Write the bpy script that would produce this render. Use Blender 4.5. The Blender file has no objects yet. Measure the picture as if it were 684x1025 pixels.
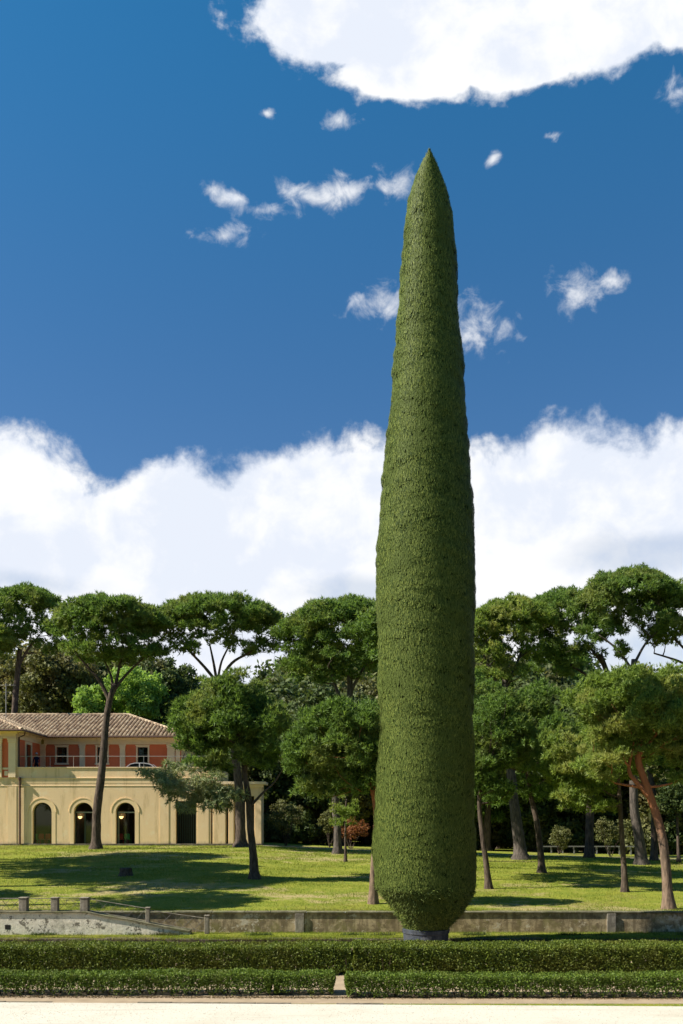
import bpy, bmesh, math, random
import numpy as np
from mathutils import Vector, Matrix

R = math.radians
S = bpy.context.scene
COL = S.collection
random.seed(7)
rng = np.random.default_rng(11)

# ------------------------------------------------------------------ camera
CAMH = 4.5          # eye height, on the stand in front of the gardens
F = 940.0           # focal length in photo pixels (photo 684 wide)
HY = 817.0          # horizon row
cam = bpy.data.cameras.new('camera'); camo = bpy.data.objects.new('camera', cam); COL.objects.link(camo)
camo.location = (0, 0, CAMH); camo.rotation_euler = (R(90), 0, 0)
cam.sensor_fit = 'HORIZONTAL'; cam.sensor_width = 24.0; cam.lens = 24.0 * F / 684.0
cam.shift_y = (HY - 512.5) / 684.0
cam.clip_end = 5000; cam.clip_start = 0.1
S.camera = camo

# ------------------------------------------------------------------ light
SUN_EL, SUN_AZ = 43.0, 78.0      # azimuth: degrees to the left of the direction towards the camera
sd = Vector((-math.sin(R(SUN_AZ)) * math.cos(R(SUN_EL)), -math.cos(R(SUN_AZ)) * math.cos(R(SUN_EL)), math.sin(R(SUN_EL))))
sl = bpy.data.lights.new('sun', 'SUN'); sl.energy = 5.0; sl.angle = R(0.53); sl.color = (1.0, 0.93, 0.80)
so = bpy.data.objects.new('sun', sl); COL.objects.link(so); so.rotation_euler = sd.to_track_quat('Z', 'Y').to_euler()
S.view_settings.view_transform = 'Standard'; S.view_settings.look = 'None'
S.view_settings.exposure = 0.95; S.view_settings.gamma = 1.0
S.view_settings.use_curve_mapping = False

# ---- node helper
class NT:
    def __init__(s, tree): s.t = tree; s.n = tree.nodes; s.l = tree.links
    def new(s, typ, **kw):
        n = s.n.new(typ)
        for k, v in kw.items(): setattr(n, k, v)
        return n
    def put(s, sock, v):
        if isinstance(v, bpy.types.NodeSocket): s.l.new(v, sock)
        elif v is not None: sock.default_value = v
    def math(s, op, a, b=None, c=None, clamp=False):
        n = s.new('ShaderNodeMath', operation=op, use_clamp=clamp)
        s.put(n.inputs[0], a); s.put(n.inputs[1], b); s.put(n.inputs[2], c)
        return n.outputs[0]
    def sstep(s, v, a, b, lo=0.0, hi=1.0):
        n = s.new('ShaderNodeMapRange', interpolation_type='SMOOTHSTEP')
        s.put(n.inputs[0], v); s.put(n.inputs[1], a); s.put(n.inputs[2], b); s.put(n.inputs[3], lo); s.put(n.inputs[4], hi)
        return n.outputs[0]
    def lin(s, v, a, b, lo=0.0, hi=1.0):
        n = s.new('ShaderNodeMapRange')
        s.put(n.inputs[0], v); s.put(n.inputs[1], a); s.put(n.inputs[2], b); s.put(n.inputs[3], lo); s.put(n.inputs[4], hi)
        return n.outputs[0]
    def noise(s, vec, scale, detail=4, rough=0.55, dist=0.0):
        n = s.new('ShaderNodeTexNoise'); s.put(n.inputs['Vector'], vec)
        n.inputs['Scale'].default_value = scale; n.inputs['Detail'].default_value = detail
        n.inputs['Roughness'].default_value = rough; n.inputs['Distortion'].default_value = dist
        return n.outputs['Fac']
    def mix(s, f, a, b, blend='MIX'):
        n = s.new('ShaderNodeMix', data_type='RGBA', blend_type=blend)
        s.put(n.inputs[0], f); s.put(n.inputs[6], a if isinstance(a, bpy.types.NodeSocket) else (*a[:3], 1)); s.put(n.inputs[7], b if isinstance(b, bpy.types.NodeSocket) else (*b[:3], 1))
        return n.outputs[2]
    def mapping(s, vec, loc=(0, 0, 0), rot=(0, 0, 0), scale=(1, 1, 1), typ='POINT'):
        n = s.new('ShaderNodeMapping', vector_type=typ); s.put(n.inputs[0], vec)
        n.inputs['Location'].default_value = loc; n.inputs['Rotation'].default_value = rot; n.inputs['Scale'].default_value = scale
        return n.outputs[0]

# ------------------------------------------------------------------ world: clear sky and cumulus clouds, placed by direction
W = bpy.data.worlds.new('World'); S.world = W; W.use_nodes = True
w = NT(W.node_tree); w.n.clear()
sky = w.new('ShaderNodeTexSky', sky_type='NISHITA'); sky.sun_disc = False
sky.sun_elevation = R(SUN_EL); sky.sun_rotation = math.atan2(sd.x, sd.y)
sky.altitude = 100; sky.air_density = 1.0; sky.dust_density = 0.4; sky.ozone_density = 2.5
SKY_STR = 0.061
tc = w.new('ShaderNodeTexCoord')
sep = w.new('ShaderNodeSeparateXYZ'); w.put(sep.inputs[0], tc.outputs['Generated'])
X, Y, Z = sep.outputs
hr = w.math('SQRT', w.math('ADD', w.math('MULTIPLY', X, X), w.math('ADD', w.math('MULTIPLY', Y, Y), 1e-5)))
az = w.math('ARCTAN2', X, Y); el = w.math('DIVIDE', Z, hr)
cyl = w.new('ShaderNodeVectorMath', operation='SCALE'); w.put(cyl.inputs[0], tc.outputs['Generated']); w.put(cyl.inputs[3], w.math('DIVIDE', 1.0, hr))
CV = cyl.outputs[0]
ae = w.new('ShaderNodeCombineXYZ'); w.put(ae.inputs[0], az); w.put(ae.inputs[1], el); AE = ae.outputs[0]
# grade the clear sky to the deep polarised blue of the photograph
hsv = w.new('ShaderNodeHueSaturation'); hsv.inputs['Saturation'].default_value = 1.25; hsv.inputs['Value'].default_value = 1.0
w.put(hsv.inputs['Color'], sky.outputs[0])
tintc = w.mix(w.sstep(el, 0.3, 0.95), (0.90, 0.93, 0.97), (0.56, 1.24, 1.22))
skyc = w.mix(1.0, hsv.outputs[0], tintc, 'MULTIPLY')
# fbm fields
n1 = w.noise(CV, 5.5, 8, 0.58, 0.3)
n2 = w.noise(w.mapping(CV, loc=(3.1, 1.7, 0.4)), 16.0, 7, 0.6, 0.2)
n3 = w.noise(w.mapping(CV, loc=(7.3, 2.2, 5.4), scale=(1, 1, 1.8)), 3.6, 6, 0.5, 0.6)
# the bank: its upper edge as a curve over azimuth
fc = w.new('ShaderNodeFloatCurve')
w.put(fc.inputs['Value'], w.lin(az, -0.5, 0.5))
top = [(-60, 436), (0, 432), (60, 446), (110, 474), (150, 458), (190, 462), (215, 476), (262, 462), (300, 442), (335, 434), (400, 434), (480, 437), (520, 424), (560, 412), (600, 416), (640, 436), (690, 432), (760, 440)]
cm = fc.mapping; cm.extend = 'HORIZONTAL'; c0 = cm.curves[0]
def a2(px): return math.atan((px - 342) / F)
def e2(px, py): return (HY - py) / F * math.cos(a2(px))
ptsc = [(a2(px) + 0.5, e2(px, py)) for px, py in top]
c0.points[0].location = (0, ptsc[0][1]); c0.points[1].location = (1, ptsc[-1][1])
for p in ptsc: c0.points.new(*p)
cm.update()
edge = w.math('SUBTRACT', fc.outputs[0], el)
bank = w.math('ADD', edge, w.math('ADD', w.math('MULTIPLY', w.math('SUBTRACT', n1, 0.5), 0.09), w.math('MULTIPLY', w.math('SUBTRACT', n2, 0.5), 0.11)))
abank = w.sstep(bank, -0.008, 0.024)
# holes of pale blue low in the bank
def blobs(lst):
    out = None
    for (px, py, rx, ry, rot) in lst:
        k = math.cos(a2(px))
        m = w.mapping(AE, loc=(a2(px), e2(px, py), 0), rot=(0, 0, R(rot)), scale=(rx / F * k, ry / F * k, 1), typ='TEXTURE')
        v = w.new('ShaderNodeVectorMath', operation='LENGTH'); w.put(v.inputs[0], m)
        out = v.outputs['Value'] if out is None else w.math('MINIMUM', out, v.outputs['Value'])
    return out
holes = blobs([(665, 552, 55, 14, 0), (25, 582, 60, 10, 0), (655, 650, 70, 22, 0), (360, 592, 40, 10, 0)])
ahole = w.sstep(w.math('ADD', holes, w.math('MULTIPLY', w.math('SUBTRACT', n1, 0.5), 5.0)), 0.2, 1.9, 0.32, 0.0)
abank = w.math('MULTIPLY', abank, w.math('SUBTRACT', 1.0, ahole))
abank = w.math('MULTIPLY', abank, w.sstep(w.math('ABSOLUTE', az), 0.5, 0.85, 1.0, 0.0))
big = blobs([(455, -8, 190, 104, 0), (345, 20, 96, 54, 0), (595, 18, 104, 62, 0), (420, 66, 92, 42, 0), (520, 62, 80, 34, 0), (690, 20, 40, 30, 0)])
abig = w.sstep(w.math('ADD', w.math('MULTIPLY', w.math('SUBTRACT', 1.0, big), w.sstep(big, 0.5, 0.95, 3.0, 1.0)), w.math('ADD', w.math('MULTIPLY', w.math('SUBTRACT', n1, 0.5), 1.0), w.math('ADD', w.math('MULTIPLY', w.math('SUBTRACT', n2, 0.5), 1.2), w.math('MULTIPLY', w.math('SUBTRACT', w.noise(CV, 40.0, 5, 0.6), 0.5), 0.7)))), -0.08, 0.36)
wis = blobs([(236, 198, 36, 12, -10), (262, 210, 34, 11, -5), (224, 236, 34, 13, 14), (300, 192, 38, 15, -6), (345, 190, 44, 19, 4), (385, 182, 34, 20, 12), (338, 120, 22, 14, 0),
             (572, 293, 30, 27, 0), (616, 281, 15, 11, 0), (484, 320, 46, 34, -20), (376, 304, 40, 22, 10), (494, 158, 10, 6, 35), (268, 113, 9, 6, 0), (682, 90, 26, 22, 0),
             (552, 136, 10, 6, 0), (522, 338, 11, 8, 0)])
n4 = w.noise(w.mapping(CV, loc=(1.1, 9.7, 2.4)), 34.0, 7, 0.62, 0.5)
awis = w.sstep(w.math('ADD', w.math('SUBTRACT', 1.0, wis), w.math('ADD', w.math('MULTIPLY', w.math('SUBTRACT', n2, 0.5), 2.4), w.math('MULTIPLY', w.math('SUBTRACT', n4, 0.5), 3.2))), 0.05, 1.65, 0.0, 0.92)
acl = w.math('MAXIMUM', w.math('MAXIMUM', abank, abig), awis)
# cloud tone: white with soft blue grey hollows, in sky radiance units
ct = w.sstep(w.math('ADD', n3, w.math('MULTIPLY', w.math('SUBTRACT', n2, 0.5), 0.9)), 0.36, 0.60)
cloudc = w.mix(ct, (0.79, 0.84, 0.94), (0.96, 0.97, 0.99))
cl = w.new('ShaderNodeVectorMath', operation='SCALE'); w.put(cl.inputs[0], cloudc); cl.inputs[3].default_value = 0.545 / SKY_STR
allc = w.mix(acl, skyc, cl.outputs[0])
bg = w.new('ShaderNodeBackground'); bg.inputs['Strength'].default_value = SKY_STR
w.put(bg.inputs['Color'], allc)
wo = w.new('ShaderNodeOutputWorld'); w.l.new(bg.outputs[0], wo.inputs[0])
W.cycles.sampling_method = 'MANUAL'; W.cycles.sample_map_resolution = 1024

# ------------------------------------------------------------------ object helpers
def tag(o, label=None, cat=None, group=None, kind=None):
    if label: o['label'] = label
    if cat: o['category'] = cat
    if group: o['group'] = group
    if kind: o['kind'] = kind
    return o
def thing(name, loc, label, cat, group=None):
    o = bpy.data.objects.new(name, None); COL.objects.link(o); o.location = loc; o.empty_display_size = 0.2
    return tag(o, label, cat, group)
def link_mesh(name, me, mat, parent=None):
    o = bpy.data.objects.new(name, me); COL.objects.link(o)
    for m in (mat if isinstance(mat, (list, tuple)) else [mat]): me.materials.append(m)
    if parent: o.parent = parent
    return o
def world_origin(p):
    v = Vector((0, 0, 0))
    while p: v += p.location; p = p.parent
    return v
class MB:
    """collects faces in world coordinates and links them as ONE mesh object"""
    def __init__(s): s.v = []; s.f = []; s.smooth = False
    def add(s, vs, fs):
        o = len(s.v); s.v += [tuple(p) for p in vs]; s.f += [tuple(i + o for i in f) for f in fs]; return s
    def box(s, x0, x1, y0, y1, z0, z1):
        return s.add([(x0, y0, z0), (x1, y0, z0), (x1, y1, z0), (x0, y1, z0), (x0, y0, z1), (x1, y0, z1), (x1, y1, z1), (x0, y1, z1)],
                     [(3, 2, 1, 0), (4, 5, 6, 7), (0, 1, 5, 4), (1, 2, 6, 5), (2, 3, 7, 6), (3, 0, 4, 7)])
    def cbox(s, c, sz): return s.box(c[0] - sz[0] / 2, c[0] + sz[0] / 2, c[1] - sz[1] / 2, c[1] + sz[1] / 2, c[2] - sz[2] / 2, c[2] + sz[2] / 2)
    def prism_y(s, pts, y0, y1):      # pts (x,z) counter-clockwise seen from -y
        n = len(pts)
        vs = [(x, y0, z) for x, z in pts] + [(x, y1, z) for x, z in pts]
        return s.add(vs, [tuple(range(n)), tuple(range(2 * n - 1, n - 1, -1))] + [((i + 1) % n, i, n + i, n + (i + 1) % n) for i in range(n)])
    def prism_x(s, pts, x0, x1):      # pts (y,z)
        n = len(pts)
        vs = [(x0, y, z) for y, z in pts] + [(x1, y, z) for y, z in pts]
        return s.add(vs, [tuple(range(n))[::-1], tuple(range(n, 2 * n))] + [(i, (i + 1) % n, n + (i + 1) % n, n + i) for i in range(n)])
    def tube(s, pts, rad, seg=8, caps=True, jit=0.0):
        pts = [Vector(p) for p in pts]; n = len(pts)
        if not hasattr(rad, '__len__'): rad = [rad] * n
        rings = []; up = Vector((0.3, 0.9, 0.1)).normalized()
        for i in range(n):
            t = (pts[min(i + 1, n - 1)] - pts[max(i - 1, 0)]).normalized()
            a = t.cross(up)
            if a.length < 1e-3: a = t.cross(Vector((1, 0, 0)))
            a.normalize(); b = t.cross(a).normalized(); up = b.cross(t) * -1 if False else up
            ring = []
            for k in range(seg):
                th = 2 * math.pi * k / seg; rr = rad[i] * (1 + (random.uniform(-jit, jit) if jit else 0))
                ring.append(pts[i] + (a * math.cos(th) + b * math.sin(th)) * rr)
            rings.append(ring)
        vs = [p for r in rings for p in r]
        fs = [(i * seg + k, i * seg + (k + 1) % seg, (i + 1) * seg + (k + 1) % seg, (i + 1) * seg + k) for i in range(n - 1) for k in range(seg)]
        if caps: fs += [tuple(range(seg))[::-1], tuple((n - 1) * seg + k for k in range(seg))]
        return s.add(vs, fs)
    def lathe(s, c, prof, seg=32, cap=True):   # prof (r,z)
        vs = [(c[0] + r * math.cos(2 * math.pi * k / seg), c[1] + r * math.sin(2 * math.pi * k / seg), c[2] + z) for r, z in prof for k in range(seg)]
        n = len(prof)
        fs = [(i * seg + k, i * seg + (k + 1) % seg, (i + 1) * seg + (k + 1) % seg, (i + 1) * seg + k) for i in range(n - 1) for k in range(seg)]
        if cap: fs += [tuple(range(seg))[::-1], tuple((n - 1) * seg + k for k in range(seg))]
        return s.add(vs, fs)
    def build(s, name, mat, parent=None, smooth=False, bevel=0):
        o = world_origin(parent)
        me = bpy.data.meshes.new(name); me.from_pydata([(x - o.x, y - o.y, z - o.z) for x, y, z in s.v], [], s.f); me.update()
        if smooth: me.polygons.foreach_set('use_smooth', [True] * len(me.polygons))
        ob = link_mesh(name, me, mat, parent)
        if bevel:
            m = ob.modifiers.new('b', 'BEVEL'); m.width = bevel; m.segments = 2; m.limit_method = 'ANGLE'
        return ob
def np_mesh(name, V, nper, mat, parent=None):
    """V: (N*nper,3) vertices, every consecutive nper make one face"""
    o = world_origin(parent); V = np.asarray(V, dtype=np.float32) - np.array([o.x, o.y, o.z], dtype=np.float32)
    n = len(V); nf = n // nper
    me = bpy.data.meshes.new(name); me.vertices.add(n); me.vertices.foreach_set('co', V.ravel())
    me.loops.add(n); me.loops.foreach_set('vertex_index', np.arange(n, dtype=np.int32))
    me.polygons.add(nf); me.polygons.foreach_set('loop_start', np.arange(0, n, nper, dtype=np.int32))
    try: me.polygons.foreach_set('loop_total', np.full(nf, nper, dtype=np.int32))
    except Exception: pass
    me.update(calc_edges=True)
    return link_mesh(name, me, mat, parent)

# ------------------------------------------------------------------ materials
def mat(name):
    m = bpy.data.materials.new(name); m.use_nodes = True; t = NT(m.node_tree); t.n.clear()
    out = t.new('ShaderNodeOutputMaterial'); return m, t, out
def plain(name, col, rough=0.7, spec=0.3, metal=0.0, var=0.12, vscale=3.0, bump=0.0, bscale=30, emis=None, es=0):
    col = [x * 0.76 for x in col]
    m, t, out = mat(name); b = t.new('ShaderNodeBsdfPrincipled')
    tcn = t.new('ShaderNodeTexCoord'); ob = tcn.outputs['Object']
    n = t.noise(ob, vscale, 6, 0.6)
    c = t.mix(n, [x * (1 - var * 2) for x in col], [min(1, x * (1 + var * 2)) for x in col])
    t.put(b.inputs['Base Color'], c); b.inputs['Roughness'].default_value = rough; b.inputs['Specular IOR Level'].default_value = spec
    b.inputs['Metallic'].default_value = metal
    if emis: b.inputs['Emission Color'].default_value = (*emis, 1); b.inputs['Emission Strength'].default_value = es
    if bump:
        bp = t.new('ShaderNodeBump'); bp.inputs['Strength'].default_value = bump; bp.inputs['Distance'].default_value = 0.02
        t.put(bp.inputs['Height'], t.noise(ob, bscale, 5, 0.6)); t.l.new(bp.outputs[0], b.inputs['Normal'])
    t.l.new(b.outputs[0], out.inputs[0]); return m
def leafmat(name, c1, c2, c3=None, trans=0.3, patch=0.5, rough=0.55, spec=0.2):
    """leaf colours: c1..c2 from leaf to leaf, c3 in patches (older or drier growth)"""
    c1, c2 = [x * 0.70 for x in c1], [x * 0.86 for x in c2]; c3 = [x * 0.8 for x in c3] if c3 else None
    m, t, out = mat(name); b = t.new('ShaderNodeBsdfPrincipled'); g = t.new('ShaderNodeNewGeometry'); tcn = t.new('ShaderNodeTexCoord')
    c = t.mix(g.outputs['Random Per Island'], c1, c2)
    if c3: c = t.mix(t.sstep(t.noise(tcn.outputs['Object'], patch, 3, 0.6), 0.48, 0.68), c, c3)
    t.put(b.inputs['Base Color'], c); b.inputs['Roughness'].default_value = rough; b.inputs['Specular IOR Level'].default_value = spec
    tr = t.new('ShaderNodeBsdfTranslucent'); t.put(tr.inputs[0], t.mix(1.0, c, (1.5, 1.45, 0.9), 'MULTIPLY'))
    mx = t.new('ShaderNodeMixShader'); mx.inputs[0].default_value = trans
    t.l.new(b.outputs[0], mx.inputs[1]); t.l.new(tr.outputs[0], mx.inputs[2]); t.l.new(mx.outputs[0], out.inputs[0]); return m
def barkmat(name, c1, c2, redtop=None, zr=(4, 8)):
    m, t, out = mat(name); b = t.new('ShaderNodeBsdfPrincipled'); tcn = t.new('ShaderNodeTexCoord'); ob = tcn.outputs['Object']
    v = t.mapping(ob, scale=(1, 1, 0.25))
    n = t.noise(v, 9.0, 6, 0.65, 0.4)
    c = t.mix(t.sstep(n, 0.35, 0.65), c1, c2)
    if redtop:
        sp = t.new('ShaderNodeSeparateXYZ'); t.put(sp.inputs[0], ob)
        c = t.mix(t.math('MULTIPLY', t.sstep(t.math('ADD', sp.outputs[2], t.math('MULTIPLY', n, 1.5)), *zr), t.lin(n, 0.3, 0.7, 0.6, 1.0)), c, redtop)
    t.put(b.inputs['Base Color'], c); b.inputs['Roughness'].default_value = 0.9; b.inputs['Specular IOR Level'].default_value = 0.15
    bp = t.new('ShaderNodeBump'); bp.inputs['Strength'].default_value = 0.9; bp.inputs['Distance'].default_value = 0.05
    t.put(bp.inputs['Height'], n); t.l.new(bp.outputs[0], b.inputs['Normal'])
    t.l.new(b.outputs[0], out.inputs[0]); return m

M = {}
M['pine'] = leafmat('pine_needles', (0.06, 0.12, 0.026), (0.21, 0.33, 0.07), (0.24, 0.29, 0.08), patch=0.35, trans=0.42)
M['pine_sunlit'] = leafmat('pine_needles_sunlit', (0.10, 0.17, 0.03), (0.30, 0.41, 0.085), (0.34, 0.37, 0.10), patch=0.6, trans=0.42)  # brighter, yellower copy of the needles: sunlight put into the colour
M['pine_grey'] = leafmat('pine_needles_grey', (0.16, 0.21, 0.09), (0.32, 0.38, 0.18), (0.33, 0.35, 0.18), patch=0.6)
M['oak'] = leafmat('oak_leaves', (0.035, 0.065, 0.020), (0.12, 0.165, 0.05), (0.14, 0.14, 0.06), patch=0.25)
M['olive_oak'] = leafmat('olive_leaves', (0.085, 0.10, 0.034), (0.20, 0.21, 0.075), (0.21, 0.18, 0.08), patch=0.3)
M['bright'] = leafmat('spring_leaves', (0.17, 0.30, 0.05), (0.34, 0.50, 0.12), trans=0.45)
M['rust'] = leafmat('rust_leaves', (0.20, 0.06, 0.03), (0.30, 0.14, 0.05))
M['cyp'] = leafmat('cypress_sprays', (0.035, 0.068, 0.014), (0.185, 0.225, 0.050), (0.10, 0.135, 0.030), patch=1.1, trans=0.0, spec=0.1)
M['cyp_core'] = plain('cypress_inner_shade', (0.022, 0.034, 0.010), 0.95, 0.05, bump=0.6, bscale=12)  # near-black core, the shade between sprays put into its colour
M['box'] = leafmat('hedge_leaves', (0.05, 0.095, 0.014), (0.19, 0.27, 0.035), (0.12, 0.16, 0.025), patch=1.3, trans=0.2)
M['box2'] = leafmat('hedge_leaves_yellowed', (0.045, 0.080, 0.012), (0.19, 0.24, 0.03), (0.14, 0.16, 0.025), patch=0.9, trans=0.2)
M['bark'] = barkmat('pine_bark', (0.045, 0.033, 0.026), (0.12, 0.09, 0.07))
M['bark_red'] = barkmat('pine_bark_red', (0.10, 0.072, 0.052), (0.22, 0.155, 0.11), (0.36, 0.135, 0.055), (3.0, 5.0))
M['bark_grey'] = barkmat('grey_bark', (0.045, 0.038, 0.033), (0.12, 0.10, 0.085))
M['twig'] = barkmat('hedge_stems', (0.06, 0.045, 0.03), (0.14, 0.10, 0.07))

# ------------------------------------------------------------------ terrain
def crest(x):
    return float(np.interp(x, [-60, -6, 0, 10, 25, 60], [2.26, 2.24, 1.92, 1.58, 1.22, 0.9]))
def zt(x, y):
    if y < 34.0: return 0.0
    a = crest(x)
    t = min(1.0, (y - 34.0) / 36.0)
    z = 1.03 + (a - 1.03) * t + 0.05 * math.sin(x * 0.33 + y * 0.21) * min(1, (y - 34) / 5) * max(0.2, 1 - max(0, y - 60) / 10)
    if y > 72: z -= min(0.6, (y - 72) * 0.012)
    return z
def at(px, py, d): return Vector(((px - 342) * d / F, d, CAMH + (HY - py) * d / F))
def hit(px, py):
    lo, hi = 34.0, 130.0; best = None
    d = 34.0
    while d < 110:
        x = (px - 342) * d / F
        y_row = HY + (CAMH - zt(x, d)) * F / d
        if y_row <= py: return d
        d += 0.1
    return 72.0

# --- lawn material
m, t, out = mat('lawn_grass'); b = t.new('ShaderNodeBsdfPrincipled'); tcn = t.new('ShaderNodeTexCoord'); ob = tcn.outputs['Object']
big1 = t.noise(t.mapping(ob, scale=(0.6, 1, 1)), 0.16, 4, 0.6); mid = t.noise(ob, 1.1, 6, 0.7); fine = t.noise(ob, 9, 6, 0.75)
c = t.mix(t.sstep(mid, 0.35, 0.65), (0.075, 0.135, 0.010), (0.195, 0.215, 0.024))
c = t.mix(t.sstep(fine, 0.3, 0.75), c, (0.27, 0.265, 0.045))
c = t.mix(t.sstep(t.math('ADD', big1, t.math('MULTIPLY', t.math('SUBTRACT', mid, 0.5), 0.7)), 0.53, 0.68), c, (0.32, 0.265, 0.12))
t.put(b.inputs['Base Color'], c); b.inputs['Roughness'].default_value = 0.95; b.inputs['Specular IOR Level'].default_value = 0.1
bp = t.new('ShaderNodeBump'); bp.inputs['Strength'].default_value = 0.8; bp.inputs['Distance'].default_value = 0.08; t.put(bp.inputs['Height'], fine); t.l.new(bp.outputs[0], b.inputs['Normal'])
t.l.new(b.outputs[0], out.inputs[0]); M['lawn'] = m
M['blade'] = leafmat('grass_blades', (0.10, 0.17, 0.014), (0.29, 0.33, 0.045), (0.38, 0.34, 0.12), patch=0.35, trans=0.35)
m, t, out = mat('pale_gravel'); b = t.new('ShaderNodeBsdfPrincipled'); tcn = t.new('ShaderNodeTexCoord'); ob = tcn.outputs['Object']
n0 = t.noise(ob, 0.5, 4, 0.6); nA = t.noise(ob, 14, 8, 0.8)
c = t.mix(nA, (0.38, 0.345, 0.275), (0.66, 0.63, 0.55)); c = t.mix(t.sstep(n0, 0.45, 0.7, 0.0, 0.35), c, (0.38, 0.33, 0.25))
c = t.mix(t.sstep(t.noise(t.mapping(ob, scale=(0.22, 2.6, 1)), 1.0, 6, 0.7), 0.52, 0.70, 0, 0.38), c, (0.30, 0.26, 0.19))
t.put(b.inputs['Base Color'], c); b.inputs['Roughness'].default_value = 0.95; b.inputs['Specular IOR Level'].default_value = 0.1
bp = t.new('ShaderNodeBump'); bp.inputs['Strength'].default_value = 0.5; bp.inputs['Distance'].default_value = 0.02; t.put(bp.inputs['Height'], nA); t.l.new(bp.outputs[0], b.inputs['Normal'])
t.l.new(b.outputs[0], out.inputs[0]); M['gravel'] = m
M['sand'] = plain('sandy_earth', (0.42, 0.325, 0.22), 0.95, 0.1, var=0.2, vscale=2.5, bump=0.6, bscale=40)
M['path'] = plain('path_dust', (0.32, 0.29, 0.22), 0.95, 0.1, var=0.15)

# ground sheets
g = MB(); g.add([(-400, -300, 0), (400, -300, 0), (400, 34.3, 0), (-400, 34.3, 0)], [(0, 1, 2, 3)])
tag(g.build('ground', M['lawn']), kind='structure')
g = MB(); g.add([(-60, 22.5, .003), (60, 22.5, .003), (60, 32.25, .003), (-60, 32.25, .003)], [(0, 1, 2, 3)]); tag(g.build('sandy_bed', M['sand']), kind='structure')
g = MB(); g.add([(-60, 17.5, .007), (60, 17.5, .007), (60, 20.6, .007), (-60, 24.2, .007)], [(0, 1, 2, 3)])
tag(g.build('gravel_avenue', M['gravel']), kind='structure')
xs = sorted(set(list(np.arange(-40, 41, 1.0)) + [-400, -250, -150, -100, -70, -55, 55, 70, 100, 150, 250, 400]))
ys = list(np.arange(34.05, 90, 0.8)) + [95, 105, 120, 150, 200, 300, 500, 900]
V = [(x, y, zt(x, y)) for y in ys for x in xs]; nx = len(xs)
Fc = [(j * nx + i, j * nx + i + 1, (j + 1) * nx + i + 1, (j + 1) * nx + i) for j in range(len(ys) - 1) for i in range(nx - 1)]
g = MB(); g.add(V, Fc); tag(g.build('lawn', M['lawn'], smooth=True), kind='structure')
# narrow dusty walk along the crest of the lawn
g = MB(); xs2 = np.arange(-6.0, 40, 1.0)
vs = []
for x in xs2:
    for dy in (0, 2.0): vs.append((x, 71.0 + dy - 0.02 * x, zt(x, 71.0 + dy - 0.02 * x) + 0.012))
g.add(vs, [(2 * i, 2 * i + 2, 2 * i + 3, 2 * i + 1) for i in range(len(xs2) - 1)]); tag(g.build('path', M['path']), kind='structure')

# ------------------------------------------------------------------ foliage
def rdirs(n, zmin=-1.0):
    z = rng.uniform(zmin, 1, n); a = rng.uniform(0, 2 * np.pi, n); r = np.sqrt(np.maximum(0, 1 - z * z))
    return np.stack([r * np.cos(a), r * np.sin(a), z], 1)
def unit(v): return v / np.maximum(1e-6, np.linalg.norm(v, axis=1, keepdims=True))
def tris(pos, dr, L, Wd, nrm=None, jit=0.5):
    side = unit(np.cross(dr, rdirs(len(dr)) if nrm is None else nrm + rdirs(len(dr)) * jit)); L = np.asarray(L).reshape(-1, 1); Wd = np.asarray(Wd).reshape(-1, 1)
    return np.stack([pos - side * Wd / 2, pos + side * Wd / 2, pos + dr * L], 1).reshape(-1, 3)
def leafquads(pos, dr, L, Wd, nrm=None, jit=0.6):
    side = unit(np.cross(dr, rdirs(len(dr)) if nrm is None else nrm + rdirs(len(dr)) * jit)); L = np.asarray(L).reshape(-1, 1); Wd = np.asarray(Wd).reshape(-1, 1)
    return np.stack([pos, pos + dr * L * .5 + side * Wd / 2, pos + dr * L, pos + dr * L * .5 - side * Wd / 2], 1).reshape(-1, 3)
def needle_puffs(C, Rr, L=0.26, Wd=0.07, cover=1.6, k=7, flat=0.75, zmin=-0.45, up=0.45):
    out = []
    for c, r in zip(C, Rr):
        nt = max(12, int(cover * 4 * np.pi * r * r * 0.75 / (k * 0.5 * L * Wd)))
        n = rdirs(nt, zmin); q = np.array([1, 1, flat])
        wob = 1 + 0.22 * np.sin(n[:, :1] * 5.1 + c[0] * 3) * np.sin(n[:, 1:2] * 4.3 + c[1] * 2) + 0.15 * np.sin(n[:, 2:] * 6 + c[2])
        p = c + n * q * r * wob * (rng.uniform(0.35, 1.05, (nt, 1)) ** 0.6)
        p = np.repeat(p, k, 0); nn = np.repeat(n, k, 0)
        tg_ = np.cross(nn, rdirs(len(p)))
        dr = unit(tg_ * 0.9 + nn * 0.45 + np.array([0, 0, up]) + rdirs(len(p)) * 0.35)
        out.append(tris(p, dr, L * rng.uniform(0.6, 1.25, len(p)), Wd * rng.uniform(0.7, 1.3, len(p)), nn, 0.55))
    return np.concatenate(out)
def leaf_puffs(C, Rr, L=0.22, Wd=0.13, cover=1.6, flat=0.85):
    out = []
    for c, r in zip(C, Rr):
        nt = int(cover * 4 * np.pi * r * r * 0.8 / (0.5 * L * Wd)); n = rdirs(nt, -0.85)
        wob = 1 + 0.25 * np.sin(n[:, :1] * 4.7 + c[0] * 3) * np.sin(n[:, 1:2] * 5.3 + c[1] * 2) + 0.12 * np.sin(n[:, 2:] * 7 + c[2])
        p = c + n * np.array([1, 1, flat]) * r * wob * (rng.uniform(0.3, 1.08, (nt, 1)) ** 0.6)
        dr = unit(np.cross(n, rdirs(nt)) + n * 0.3 + rdirs(nt) * 0.4)
        out.append(leafquads(p, dr, L * rng.uniform(0.6, 1.3, nt), Wd * rng.uniform(0.7, 1.3, nt), n, 0.65))
    return np.concatenate(out)
PN, PR = 2.5, 0.62      # many small clumps rather than a few smooth lobes
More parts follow.
